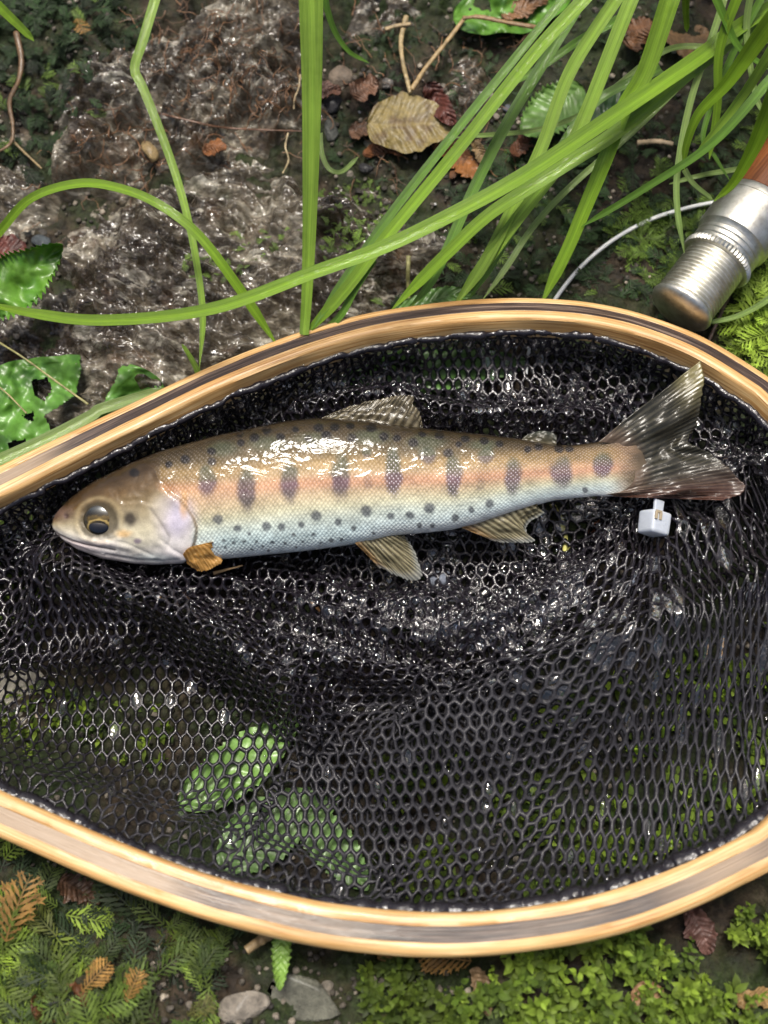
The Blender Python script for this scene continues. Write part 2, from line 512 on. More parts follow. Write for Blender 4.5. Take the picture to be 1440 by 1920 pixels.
# the near side of the hoop is scuffed: its dark lamination is bleached in stretches
rpx, rpy = to_px(RIM)
WORN = np.clip(sstep(1300, 1500, rpy) * (0.62 * sstep(620, 240, rpx) + 0.25 + 0.9 * fbm(RS * 22, RS * 0, 3, 66)) * (1 - 0.9 * np.exp(-((rpx - 420) / 75) ** 2)), 0, 0.85)
WORN = np.maximum(WORN, sstep(1300, 1200, rpy) * sstep(160, 60, rpx) * 0.7)
def strip(name, o0, o1, b0, b1, mat, r_in, r_out):
    """one lamination swept round the hoop; o = across the hoop (out positive), b = up"""
    def corner(cx, cy, a0, a1, r):
        t = np.linspace(a0, a1, 5) if r > 0 else np.array([(a0 + a1) / 2])
        return [(cx + r * math.cos(q), cy + r * math.sin(q)) for q in t]
    ri = max(r_in, 1e-6); ro_ = max(r_out, 1e-6)
    sec = corner(o1 - ro_, b1 - ro_, 0, np.pi / 2, r_out) + corner(o0 + ri, b1 - ri, np.pi / 2, np.pi, r_in) \
        + corner(o0 + ri, b0 + ri, np.pi, 1.5 * np.pi, r_in) + corner(o1 - ro_, b0 + ro_, 1.5 * np.pi, 2 * np.pi, r_out)
    # extra points along the long faces keep the grain smooth
    sec = np.array(sec)
    k = len(sec)
    wob = 0.00025 * np.stack([fbm(RS * 40, RS * 0 + q * 3.1, 3, 60) for q in range(k)], 1)
    V = RIM[:, None, :] + (sec[None, :, 0, None] + wob[:, :, None]) * RO[:, None, :] + (sec[None, :, 1, None] + 0.6 * wob[:, ::-1, None]) * RB_[:, None, :]
    gr = np.stack([np.repeat(RS[:, None], k, 1), np.tile(sec[None, :, 0], (len(RS), 1)), np.tile(sec[None, :, 1], (len(RS), 1))], -1)
    F = [tuple(f) for f in grid_faces(len(RS), k, True)] + [tuple(range(k)), tuple(range((len(RS) - 1) * k, len(RS) * k))]
    ob = mesh_obj(name, V.reshape(-1, 3), F, mat, NET, False, {'grain': gr.reshape(-1, 3), 'worn': np.repeat(WORN, k)})
    return ob
hw, hh = RW / 2, RH / 2
def smooth_obj(ob, ang=40):
    ob.data.polygons.foreach_set('use_smooth', np.ones(len(ob.data.polygons), bool))
    ob.data.set_sharp_from_angle(angle=math.radians(ang))
s1 = strip('rim_strip', hw - 0.0034, hw, -hh, hh, M_ASH, 0.0002, 0.0019); s1['label'] = 'outer pale wood lamination of the hoop'
s2 = strip('rim_strip', -hw + 0.0036, hw - 0.0034, -hh + 0.0001, hh - 0.00016, M_DARK, 0.0, 0.0); s2['label'] = 'dark brown lamination in the middle of the hoop'
s3 = strip('rim_strip', -hw, -hw + 0.0036, -hh, hh, M_ASH, 0.0017, 0.0002); s3['label'] = 'inner pale wood lamination of the hoop'
for s_ in (s1, s2, s3): smooth_obj(s_)
# handle, off to the left of the picture
hp = on_plane(np.linspace(-560, -1150, 40), np.full(40, 1217.0), RP0, RN)
hr = np.interp(np.linspace(0, 1, 40), [0, 0.1, 0.25, 0.5, 0.8, 0.95, 1], [0.012, 0.013, 0.011, 0.013, 0.0125, 0.010, 0.004])
V, F = tube(hp, hr, 20, squash=0.75)
mesh_obj('handle', V, F, M_DARK, NET, True, {'grain': V, 'worn': np.zeros(len(V))})

# ------------------------------------------------------------------ fish frame (needed by the bag, which lies under it)
FO = PZ(np.array(720.0), np.array(915.0), 0.0215)
FN = CAM - FO; FN /= np.linalg.norm(FN)
def FP(px, py, lift=0.0):
    """a point on the fish's mid plane, raised towards its upper side"""
    return on_plane(px, py, FO + FN * lift, FN)
MM = np.linalg.norm(FP(721, 915) - FP(720, 915))      # metres per pixel there
TOP = np.array([(98, 981), (101, 970), (108, 959), (120, 946), (136, 931), (160, 913), (191, 895), (247, 867), (302, 845), (358, 829), (413, 815), (480, 801), (539, 789), (594, 783), (678, 788), (747, 797), (817, 805), (900, 813), (972, 822), (1041, 834), (1080, 835), (1119, 829), (1150, 822), (1185, 826), (1205, 848), (1216, 880)], float)
BOT = np.array([(98, 985), (101, 994), (108, 1003), (122, 1015), (149, 1032), (191, 1047), (247, 1056), (288, 1059), (330, 1055), (360, 1053), (424, 1048), (504, 1040), (591, 1031), (667, 1020), (712, 1010), (747, 1003), (800, 999), (851, 993), (900, 980), (960, 960), (1007, 947), (1041, 938), (1085, 933), (1119, 930), (1160, 931), (1190, 927), (1205, 912), (1216, 886)], float)
THK = np.array([(98, 3), (104, 14), (115, 24), (136, 36), (165, 46), (200, 54), (260, 62), (320, 66), (420, 70), (560, 70), (700, 65), (830, 60), (950, 48), (1050, 34), (1119, 23), (1150, 15), (1180, 7.5), (1200, 3.5), (1216, 0.6)], float)
_SP = {}
def smoothprof(T, x):
    key = id(T)
    if key not in _SP: _SP[key] = _smoothprof(T)
    return np.interp(x, *_SP[key])
def _smoothprof(T):
    xs = np.linspace(T[0, 0], T[-1, 0], 1200)
    y = np.interp(xs, T[:, 0], T[:, 1])
    k = np.exp(-np.linspace(-2, 2, 25) ** 2); k /= k.sum()
    yp = np.convolve(np.pad(y, 12, mode='edge'), k, 'valid')
    e = np.minimum(sstep(0, 30, xs - T[0, 0]), sstep(0, 20, T[-1, 0] - xs))
    return xs, y * (1 - e) + yp * e
def fish_coords(P):
    q = P - FO
    c = q @ FN
    px, py = to_px(P - c[..., None] * FN)
    return px, py, c

# ------------------------------------------------------------------ mesh bag
PITCH = 0.0043
LED = PITCH / math.sqrt(3)
BIN = RIM - RO * (RW / 2 + 0.0002) - RB_ * 0.0018      # where the bag is sewn to the inside of the hoop
poly = BIN[:, :2]
pc = poly.mean(0)
RIDGES = [  # pixel line, heights along it, half width of the near side, of the far side (mm)
    ([(560, 1440), (700, 1385), (850, 1320), (1000, 1245), (1200, 1160), (1440, 1062), (1580, 1010)], [0.004, 0.011, 0.018, 0.025, 0.033, 0.038, 0.036], 42, 7),
    ([(70, 1050), (180, 1095), (300, 1135), (430, 1200), (540, 1300), (620, 1400)], [0.024, 0.030, 0.028, 0.029, 0.024, 0.008], 6, 9),
    ([(100, 1010), (72, 1060), (62, 1120), (85, 1215)], [0.022, 0.030, 0.020, 0.008], 6, 6),
    ([(330, 1065), (560, 1125), (800, 1195), (1000, 1120), (1180, 1030)], [0.011, 0.013, 0.012, 0.016, 0.020], 7, 4),
    ([(-40, 1418), (180, 1490), (380, 1560), (560, 1612), (720, 1668)], [0.024, 0.024, 0.022, 0.018, 0.012], 9, 4),
    ([(640, 1400), (800, 1440), (1000, 1420)], [0.006, 0.010, 0.004], 6, 5),
    ([(740, 1690), (900, 1600), (1050, 1545), (1220, 1520)], [0.012, 0.012, 0.009, 0.0], 6, 10),
    ([(560, 760), (700, 735), (850, 762), (1000, 775), (1120, 780)], [0.010, 0.012, 0.015, 0.015, 0.010], 5, 5),
    ([(1250, 945), (1320, 990), (1360, 1040), (1400, 1060)], [0.020, 0.022, 0.018, 0.010], 7, 6),
    ([(1410, 880), (1400, 960), (1430, 1020), (1500, 1050)], [0.018, 0.026, 0.024, 0.02], 5, 7),
    ([(400, 1150), (600, 1230), (760, 1270), (900, 1280)], [0.012, 0.018, 0.016, 0.008], 5, 4),
    ([(250, 1180), (150, 1235), (0, 1245), (-60, 1240)], [0.018, 0.018, 0.015, 0.012], 4, 6),
    ([(900, 1210), (1050, 1150), (1180, 1085), (1260, 1060)], [0.008, 0.017, 0.023, 0.016], 7, 4),
    ([(480, 1070), (700, 1130), (860, 1120)], [0.005, 0.007, 0.007], 4, 4),
]
RW_ = []
for pts, hs, wn_, wf in RIDGES:
    a = np.array(pts, float)
    RW_.append((PZ(a[:, 0], a[:, 1], np.array(hs))[:, :2], np.array(hs), wn_ / 1000, wf / 1000))
def _floor(x, y):
    z = np.minimum(terrain(x, y), 0.004) + 0.0055
    up = np.zeros_like(z)
    for line, hs, wn_, wf in RW_:
        d, f, side = poly_dist(x, y, line)
        hgt = np.interp(f, np.linspace(0, 1, len(hs)), hs)
        wd = np.where(side < 0, wn_, wf)          # lines run left to right: the negative side lies towards the viewer
        endf = 1 - 0.0 * f
        up = np.maximum(up, hgt * np.exp(-np.abs(d / wd) ** 1.6 * 1.1) * endf)
    crump = np.exp(-(((x - 0.118) / 0.038) ** 2 + ((y + 0.003) / 0.030) ** 2))
    up = up + crump * 0.020 * np.maximum(fbm(x * 110, y * 110, 3, 77), -0.3)
    left = sstep(0.07, -0.02, x) * sstep(-0.035, -0.01, y) * sstep(0.01, -0.005, y)
    up = up + 0.0035 * left * fbm(x * 120, y * 120, 3, 78)
    up = up + 0.0026 * fbm(x * 75, y * 75, 2, 79)
    return z + up
floor_tab = HeightTable(_floor, -0.27, 0.25, -0.20, 0.16, 0.0009)

def sim_bag(STR, off, floor_fn, iters, seed, gap=0.006, rot=0.0, drop=0.0):
    rgs = np.random.default_rng(seed)
    cr, sr = math.cos(rot), math.sin(rot)
    Rm = np.array([[cr, -sr], [sr, cr]])
    pol_u = ((poly - pc) * STR) @ Rm
    lo, hi = pol_u.min(0), pol_u.max(0)
    rowh = LED * 1.5
    qs, rs = np.meshgrid(np.arange(int((hi[0] - lo[0]) / PITCH) + 3), np.arange(int((hi[1] - lo[1]) / rowh) + 3), indexing='ij')
    cx = (lo[0] + qs * PITCH + np.where(rs % 2 == 1, PITCH / 2, 0) + off[0]).ravel(); cy = (lo[1] + rs * rowh + off[1]).ravel()
    k_ = inside(cx, cy, pol_u); cx = cx[k_]; cy = cy[k_]
    ks = np.arange(6) * math.pi / 3
    vx = cx[:, None] + LED * np.sin(ks); vy = cy[:, None] + LED * np.cos(ks)
    key = np.round(vx / (LED * 0.25)).astype(np.int64) * 1000003 + np.round(vy / (LED * 0.25)).astype(np.int64)
    # neighbours may round apart by one: merge on a coarser rounding of exact lattice positions
    key = np.round((vx - lo[0] - off[0]) / (PITCH / 2)).astype(np.int64) * 100003 + np.round((vy - lo[1] - off[1]) / (LED / 2)).astype(np.int64)
    uq, first, inv = np.unique(key.ravel(), return_index=True, return_inverse=True)
    CE = inv.reshape(-1, 6); UV = np.stack([vx.ravel()[first], vy.ravel()[first]], 1)
    NVv = len(UV)
    cnt = np.bincount(CE.ravel(), minlength=NVv)
    E = np.unique(np.sort(np.vstack([np.stack([CE[:, k], CE[:, (k + 1) % 6]], 1) for k in range(6)]), axis=1), axis=0)
    dE = UV[E[:, 1]] - UV[E[:, 0]]
    aE = np.round((np.arctan2(dE[:, 1], dE[:, 0]) % math.pi) / (math.pi / 3) + 0.5).astype(int) % 3
    gr = [E[aE == k] for k in range(3)]
    dg_l = [np.stack([CE[:, k], CE[:, k + 3]], 1) for k in range(3)]
    XY = (UV @ Rm.T) / STR + pc
    P = np.zeros((NVv, 3)); P[:, :2] = XY
    pin = cnt < 3
    for i in np.nonzero(pin)[0]:
        j = np.argmin(((poly - XY[i]) ** 2).sum(1)); P[i] = BIN[j] - [0, 0, drop]
    P[~pin, 2] = floor_fn(P[~pin, 0], P[~pin, 1]) + 0.001
    wg = np.where(pin, 0.0, 1.0)
    P += 0.0008 * rgs.standard_normal(P.shape) * wg[:, None]
    vel = np.zeros_like(P)
    def proj(Ed, L, stiff, only_short):
        a, b = Ed[:, 0], Ed[:, 1]
        d = P[b] - P[a]; n = np.linalg.norm(d, axis=1) + 1e-9
        W = wg[a] + wg[b]; W = np.where(W == 0, 1, W)
        c_ = stiff * (n - L) / n
        if only_short: c_ = np.where(n < L, c_, 0)
        mv = (c_ / W)[:, None] * d
        return a, b, mv
    def under():
        px, py, c = fish_coords(P)
        t = smoothprof(TOP, px); b = smoothprof(BOT, px)
        r = (py - (t + b) / 2) / np.maximum((b - t) / 2, 1)
        th_ = smoothprof(THK, px) * MM
        ins = (np.abs(r) < 1.0) & (px > 100) & (px < 1205)
        lim = -th_ * np.sqrt(np.clip(1 - r * r, 0, 1)) - 0.0013 - drop
        # the tail and the fins also rest on the bag
        tail = (px >= 1180) & (px < 1425) & (py > 670) & (py < 962)
        lim = np.where(tail, -0.008 - drop, lim)
        return np.where((ins | tail) & (c > lim), c - lim, 0)
    for it in range(iters):
        prev = P.copy()
        P += vel * 0.88 * wg[:, None]
        P[:, 2] -= 0.00015 * wg
        for sub_ in range(4):
            for gE in gr:
                a, b, mv = proj(gE, LED, 0.9, False)
                P[a] += mv * wg[a][:, None]; P[b] -= mv * wg[b][:, None]
            for dl in dg_l:
                a, b, mv = proj(dl, LED * 1.80, 0.40, True)
                np.add.at(P, a, mv * wg[a][:, None]); np.add.at(P, b, -mv * wg[b][:, None])
        fh = floor_fn(P[:, 0], P[:, 1])
        low = (P[:, 2] < fh) & ~pin
        P[low, 2] = fh[low]
        P[low, :2] = prev[low, :2] + 0.75 * (P[low, :2] - prev[low, :2])      # friction
        high = (P[:, 2] > fh + gap) & ~pin
        P[high, 2] -= 0.15 * (P[high, 2] - fh[high] - gap)
        if it % 2 == 1 or it > iters - 10:
            P -= (under() * wg)[:, None] * FN
        vel = P - prev
        if it % 20 == 0: vel *= 0.3
    P -= (under() * wg)[:, None] * FN
    return P, CE
BAGV, CELLS = sim_bag(1.36, (0, 0), floor_tab, 240, 1, 0.010)
# the underside of the collapsed bag, a second skin a few millimetres lower
flo2 = lambda x, y: np.minimum(floor_tab(x, y) - 0.003, 0.55 * floor_tab(x, y) + 0.0005)
BAG2, CELL2 = sim_bag(1.34, (0.0013, 0.0021), flo2, 160, 2, 0.003, 0.16, 0.002)
SEE = [[(-200, 1255), (120, 1262), (300, 1235), (470, 1330), (560, 1420), (600, 1500), (700, 1560), (720, 1700), (400, 1625), (-200, 1440)],
       [(780, 1530), (1000, 1450), (1250, 1400), (1600, 1280), (1600, 1500), (1100, 1700), (760, 1710)],
       [(780, 640), (1010, 640), (1000, 730), (800, 725)]]
c2 = BAG2[CELL2].mean(1)
px2, py2 = to_px(c2)
keep2 = np.ones(len(CELL2), bool)
for pl in SEE: keep2 &= ~inside(px2, py2, pl)
CELL2 = CELL2[keep2]

def bag_geometry(P, cells, thick, seed):
    """every cell: a ring of thread round a rounded hole"""
    nv = len(P)
    # vertex normals of the bag surface
    C = P[cells].mean(1)
    nrm = np.zeros_like(P)
    for k in range(6):
        a = P[cells[:, k]] - C; b = P[cells[:, (k + 1) % 6]] - C
        fn = np.cross(b, a)
        np.add.at(nrm, cells[:, k], fn); np.add.at(nrm, cells[:, (k + 1) % 6], fn)
    nrm /= np.linalg.norm(nrm, axis=1)[:, None] + 1e-12
    if nrm[:, 2].mean() < 0: nrm = -nrm
    edges = {}
    ecell = np.zeros((len(cells), 6), int)
    el = []
    for ci, c in enumerate(cells):
        for k in range(6):
            a, b = int(c[k]), int(c[(k + 1) % 6]); key = (a, b) if a < b else (b, a)
            if key not in edges: edges[key] = len(el); el.append(key)
            ecell[ci, k] = edges[key]
    el = np.array(el)
    Pm = P[el].mean(1); Nm = nrm[el].sum(1); Nm /= np.linalg.norm(Nm, axis=1)[:, None] + 1e-12
    B = np.vstack([P, Pm]); NB = np.vstack([nrm, Nm])
    rg = np.random.default_rng(seed)
    thk = thick(B)
    jit = thk * (0.75 + 0.5 * rg.random(len(B)))
    top = B + NB * (jit * 0.55)[:, None]; bot = B - NB * (jit * 0.55)[:, None]
    nB = len(B)
    ring = np.empty((len(cells), 12), int)
    ring[:, 0::2] = cells; ring[:, 1::2] = ecell + nv
    RB = B[ring]
    tk = thk[ring]
    dv = C[:, None, :] - RB; dl = np.linalg.norm(dv, axis=2)
    need = np.where(np.arange(12) % 2 == 0, 1.40, 1.0)[None, :] * tk * (0.8 + 0.4 * rg.random(dl.shape))
    fr = np.clip(need / np.maximum(dl, 1e-6), 0, 0.93)
    H = RB + dv * fr[..., None]
    ih = 2 * nB + np.arange(len(cells) * 12).reshape(-1, 12)
    V = np.vstack([top, bot, H.reshape(-1, 3)])
    r2 = np.roll(ring, -1, 1); h2 = np.roll(ih, -1, 1)
    Ft = np.stack([ring, r2, h2, ih], -1).reshape(-1, 4)
    Fb = np.stack([r2 + nB, ring + nB, ih, h2], -1).reshape(-1, 4)
    return V, np.vstack([Ft, Fb]), H, C

def thread_thick(B):
    px, py = to_px(B)
    t = np.full(len(B), 0.00066)
    t += 0.00014 * sstep(560, 900, px) * sstep(1180, 1330, py)
    t += 0.00020 * sstep(1250, 1100, py) * sstep(1000, 1060, py)
    t -= 0.00018 * sstep(560, 300, px) * sstep(1230, 1330, py)
    t += 0.00012 * sstep(860, 760, py)
    t += 0.00035 * np.exp(-((px - 1360) / 130) ** 2 - ((py - 1000) / 80) ** 2)
    return t
VB, FB, HOLES, HC = bag_geometry(BAGV, CELLS, thread_thick, 5)
VB2, FB2, _, _ = bag_geometry(BAG2, CELL2, lambda B: np.full(len(B), 0.00062), 6)
FB = np.vstack([FB, FB2 + len(VB)]); VB = np.vstack([VB, VB2])

m, nt, p = new_mat('black_mesh')
o = objco(nt)
wet = attr(nt, 'wet', 'Fac')
n1 = noise(nt, o, 2300, 2, 0.6)
n2 = noise(nt, o, 900, 3, 0.6)
c = mixc(nt, n1, (0.005, 0.004, 0.006), (0.015, 0.012, 0.017))
dry = mixc(nt, n1, (0.010, 0.0095, 0.012), (0.050, 0.049, 0.057))
c = mixc(nt, wet, dry, c)
nt.links.new(c, p.inputs['Base Color'])
nt.links.new(ramp(nt, wet, [(0.0, (0.42,) * 3), (1.0, (0.13,) * 3)]), p.inputs['Roughness'])
hb = math_n(nt, 'ADD', n1, n2)
nt.links.new(bump(nt, hb, 0.00016, 0.8), p.inputs['Normal'])
nt.links.new(math_n(nt, 'MULTIPLY', wet, 0.85), p.inputs['Coat Weight'])
p.inputs['Specular IOR Level'].default_value = 0.3
p.inputs['Coat Roughness'].default_value = 0.05
p.inputs['Coat IOR'].default_value = 1.5
nt.links.new(bump(nt, noise(nt, o, 1300, 1, 0.5), 0.00035, 0.8), p.inputs['Coat Normal'])
M_BAG = m
def wetness(V):
    px, py = to_px(V)
    w_ = 1 - 0.95 * sstep(1190, 1330, py + 0.28 * (px - 900))
    w_ = np.where(py < 1130, 1.0, w_)
    return np.clip(w_ + 0.25 * fbm(V[:, 0] * 120, V[:, 1] * 120, 2, 91), 0, 1)
bag = mesh_obj('mesh_bag', VB, FB, M_BAG, NET, True, {'wet': wetness(VB)})
bag['label'] = 'black knotless mesh bag lying in wet folds'

# water caught in some of the holes, in the soaked middle of the bag
pxh, pyh = to_px(HC)
prob = 0.95 * np.exp(-((pxh - 880) / 320) ** 2 - ((pyh - 1140) / 95) ** 2) + 0.32 * (pyh < 1000) * (pyh > 640) + 0.03 + 0.12 * np.exp(-((pxh - 1180) / 200) ** 2 - ((pyh - 1250) / 120) ** 2)
take = np.nonzero(RNG.random(len(HC)) < prob)[0]
WV = []; WF = []; nb = 0
for ci in take:
    H = HOLES[ci]; c0 = H.mean(0) ; nn = np.cross(H[3] - H[0], H[6] - H[0]); nn /= np.linalg.norm(nn) + 1e-12
    if nn[2] < 0: nn = -nn
    bul = RNG.uniform(-0.0007, 0.0009)
    inner = c0 + (H - c0) * 0.55 + nn * bul * 0.75
    WV += [H - nn * 0.0001, inner, (c0 + nn * bul)[None]]
    for k in range(12):
        k2 = (k + 1) % 12
        WF += [(nb + k, nb + k2, nb + 12 + k2, nb + 12 + k), (nb + 12 + k, nb + 12 + k2, nb + 24)]
    nb += 25
m, nt, p = new_mat('water_film')
gl = nd(nt, 'ShaderNodeBsdfGlossy', {'Roughness': 0.03, 'Color': (1, 1, 1, 1)})
trn = nd(nt, 'ShaderNodeBsdfTransparent', {'Color': (0.97, 0.98, 0.97, 1)})
fre = nd(nt, 'ShaderNodeFresnel', {'IOR': 1.38})
nt.links.new(bump(nt, noise(nt, objco(nt), 500, 2), 0.0006, 0.7), gl.inputs['Normal'])
fac = math_n(nt, 'ADD', fre.outputs[0], 0.09)
mx = nd(nt, 'ShaderNodeMixShader', {0: fac, 1: trn.outputs[0], 2: gl.outputs[0]})
nt.links.new(mx.outputs[0], nt.nodes['Material Output'].inputs['Surface'])
M_WATER = m
wf_ = mesh_obj('water_film', np.vstack(WV), WF, m, NET)
wf_['kind'] = 'stuff'

# beads of water added on the threads to give bright glints
import bmesh as _bm
b_ = _bm.new(); _bm.ops.create_icosphere(b_, subdivisions=2, radius=1.0)
iv = np.array([q.co[:] for q in b_.verts]); itf = np.array([[q.index for q in f.verts] for f in b_.faces]); b_.free()
pxb, pyb = to_px(BAGV)
pw = 0.16 + 0.55 * np.exp(-((pxb - 850) / 420) ** 2 - ((pyb - 1130) / 120) ** 2) + 0.4 * (pyb < 990) + 0.5 * np.exp(-((pxb - 1340) / 140) ** 2 - ((pyb - 1010) / 90) ** 2)
pw = np.where((pyb > 1250) & (pxb < 900), 0.05, pw)
sel = np.nonzero(RNG.random(len(BAGV)) < 0.55 * pw)[0]
rad = RNG.uniform(0.00025, 0.0006, len(sel))
cen_b = BAGV[sel] + RNG.normal(0, 0.0007, (len(sel), 3)) + [0, 0, 0.0005]
DV = (cen_b[:, None, :] + rad[:, None, None] * iv[None] * np.array([1, 1, 0.8])).reshape(-1, 3)
DF = (itf[None] + (np.arange(len(sel)) * len(iv))[:, None, None]).reshape(-1, 3)
wd_ = mesh_obj('glint_beads', DV, DF, M_WATER, NET); wd_['kind'] = 'stuff'

# stitched edge: thread wound along the sewing line
BB = catmull(BIN[::3], 900)
wob = np.stack([fbm(np.arange(900) * 0.16, np.arange(900) * 0.0 + k, 3, 50 + k) for k in range(3)], 1) * 0.0011
V, F = tube(BB + wob - RN * 0.0002, (0.0013 + 0.0011 * sstep(-0.03, -0.08, BB[:, 1])) * (1 + 0.5 * fbm(np.arange(900) * 0.45, np.zeros(900), 3, 59)), 8)
eb = mesh_obj('edge_binding', V, F, M_BAG, NET, True, {'wet': np.ones(len(V)) * 0.9})
eb['label'] = 'black stitched edge of the bag along the hoop'

# ================================================================== FISH
FISH = empty('trout')
tag(FISH, 'spotted trout with dark oval side marks and pink flank lying in the mesh bag', 'fish')
NS, NTH = 680, 208
ss = np.linspace(0, 1, NS)
fx = 98 + (1216 - 98) * (0.5 - 0.5 * np.cos(np.pi * (0.04 + 0.92 * ss)) - (0.5 - 0.5 * math.cos(math.pi * 0.04))) / math.cos(math.pi * 0.04)
fx = np.clip(fx * 0.5 + 0.5 * (98 + 1118 * ss), 98, 1216)
tp = smoothprof(TOP, fx); bt = smoothprof(BOT, fx); tk = smoothprof(THK, fx)
th = np.linspace(0, 2 * np.pi, NTH, endpoint=False)      # 0 = back, pi/2 = upper flank, pi = belly
cs = np.cos(th); sn = np.sin(th)
exn = 0.92
cw = np.sign(cs) * np.abs(cs) ** exn; sw = np.sign(sn) * np.abs(sn) ** exn
midy = (tp + bt) / 2; half = (bt - tp) / 2
PY = midy[:, None] - half[:, None] * cw[None, :]
PX = np.repeat(fx[:, None], NTH, 1)
base = FP(PX, PY)
lift = (tk * MM)[:, None] * sw[None, :]
VF = base + lift[..., None] * FN
# pixel seen on the upper side, mirrored for the hidden side
up_ix = np.where(sn >= 0, np.arange(NTH), (NTH - np.arange(NTH)) % NTH)
qx, qy = to_px(VF)
qx = qx[:, up_ix]; qy = qy[:, up_ix]
v = (qy - tp[:, None]) / np.maximum((bt - tp)[:, None], 2)
# ---- relief of the head and flank
GILL = [(300, 905), (318, 926), (336, 938), (350, 955), (361, 972), (367, 990), (365, 1008), (360, 1025), (352, 1046), (340, 1058)]
PREO = [(284, 955), (296, 972), (308, 990), (318, 1008), (312, 1028)]
MOUTH = [(96, 991), (112, 1004), (135, 1015), (163, 1022), (192, 1027), (215, 1032)]
MAXI = [(104, 984), (130, 1002), (165, 1011), (200, 1018), (236, 1027)]
JAW = [(130, 1020), (170, 1036), (215, 1045), (260, 1050), (300, 1050)]
dg, _, sg = poly_dist(qx, qy, GILL)
infront = inside(qx, qy, [(0, 700), (290, 880)] + GILL + [(335, 1200), (0, 1200)])
dsg = np.where(infront, -dg, dg)
disp = 5.0 * (1 - sstep(-2, 5, dsg)) * sstep(60, 0, dg) * sstep(895, 935, qy)
disp -= 3.0 * np.exp(-((dsg - 5) / 4.0) ** 2) * sstep(895, 925, qy)
hm_early = sstep(350, 300, qx)
dp, _, sp = poly_dist(qx, qy, PREO)
disp -= 1.0 * np.exp(-(dp / 4.5) ** 2)
disp += 0.7 * np.exp(-((dp - 9) / 7) ** 2)
dm, _, _ = poly_dist(qx, qy, MOUTH)
disp -= 3.2 * np.exp(-(dm / 2.4) ** 2)
dx_, _, _ = poly_dist(qx, qy, MAXI)
disp += 2.0 * np.exp(-(dx_ / 6) ** 2)
dj, _, _ = poly_dist(qx, qy, JAW)
disp -= 1.4 * np.exp(-(dj / 3) ** 2)
de = np.hypot((qx - 186) / 1.06, qy - 975)
disp += 0.8 * np.exp(-((de - 40) / 9) ** 2) - 3.0 * (1 - sstep(24, 36, de))
dn = np.hypot(qx - 124, qy - 968)
disp -= 3.5 * np.exp(-(dn / 4) ** 2)
for (ex, ey, er, ea) in [(262, 1008, 26, 2.0), (238, 990, 20, 1.4), (335, 985, 24, 1.8), (215, 930, 30, 1.0), (150, 1000, 14, 1.0)]:
    disp += ea * np.exp(-((qx - ex) ** 2 + (qy - ey) ** 2) / er ** 2)
# throat rays below the gill cover
for ln, am in (([(300, 1012), (325, 1030), (352, 1042)], 1.6), ([(206, 1012), (236, 1018), (262, 1030), (285, 1042)], 1.3), ([(150, 990), (160, 1004), (190, 1012), (216, 1008)], 1.4), ([(232, 940), (262, 938), (290, 946)], 1.0), ([(136, 955), (150, 942), (172, 935)], 1.0), ([(200, 1040), (250, 1051), (300, 1052), (335, 1046)], 1.5)):
    dl_, _, sl_ = poly_dist(qx, qy, ln)
    disp -= am * np.exp(-(dl_ / 2.6) ** 2)
    disp += 0.8 * am * np.exp(-((dl_ * sl_ - 7) / 5) ** 2)
disp += 0.9 * fbm(qx * 0.045, qy * 0.055, 3, 25) * hm_early
disp += 0.5 * np.sin((qy - 0.28 * qx) * 0.55) * np.exp(-((qx - 270) / 60) ** 2 - ((qy - 1052) / 9) ** 2)
# soft irregular flesh, a low ridge along the side line
lat = 905 + 0.0 * qx + np.interp(qx, [360, 600, 850, 1130], [12, -2, -8, -28])
disp += 2.2 * np.exp(-((qy - lat) / 22) ** 2) * sstep(360, 460, qx) * sstep(1200, 1100, qx)
disp += 2.2 * fbm(qx * 0.012, qy * 0.022, 3, 5) * sstep(110, 180, qx) * sstep(1200, 1100, qx)
disp += 0.7 * fbm(qx * 0.05, qy * 0.06, 3, 6) * sstep(110, 180, qx) * sstep(1200, 1100, qx)
taper = np.clip(tk / 40, 0, 1)[:, None]
dirv = cw[None, :, None] * UP * 0.55 + sw[None, :, None] * FN
dirv = dirv / np.linalg.norm(dirv, axis=2)[..., None]
VF = VF + (disp * MM * taper)[..., None] * dirv * np.abs(sw)[None, :, None] ** 0.5

# ---- colours
def grad(stops, t):
    xs = [s[0] for s in stops]; cs_ = np.array([s2l(s[1]) for s in stops])
    return np.stack([np.interp(t, xs, cs_[:, k]) for k in range(3)], -1)
body = grad([(0, (34, 27, 16)), (0.06, (50, 40, 23)), (0.16, (70, 58, 33)), (0.25, (94, 79, 46)), (0.33, (138, 117, 80)), (0.42, (170, 150, 116)), (0.51, (182, 154, 124)), (0.60, (188, 172, 140)), (0.68, (192, 190, 162)), (0.77, (194, 204, 192)), (0.88, (202, 218, 218)), (1.0, (230, 235, 234))], v)
head = grad([(0, (36, 27, 16)), (0.15, (58, 43, 24)), (0.30, (86, 66, 38)), (0.42, (118, 102, 74)), (0.55, (160, 148, 120)), (0.68, (184, 176, 156)), (0.82, (206, 202, 196)), (0.92, (214, 208, 210)), (1.0, (188, 180, 182))], v)
hm = sstep(8, -12, dsg + 6 * fbm(qx * 0.05, qy * 0.05, 2, 9))[..., None]
hm = np.where((qx < 300)[..., None], np.maximum(hm, sstep(330, 270, qx)[..., None]), hm)
colr = body * (1 - hm) + head * hm
def lay(mask, c, a=1.0):
    global colr
    mk = (np.clip(mask, 0, 1) * a)[..., None]
    colr = colr * (1 - mk) + s2l(c) * mk
wobx = 3.0 * fbm(qx * 0.06, qy * 0.06, 3, 14); woby = 3.0 * fbm(qx * 0.06, qy * 0.06, 3, 15)
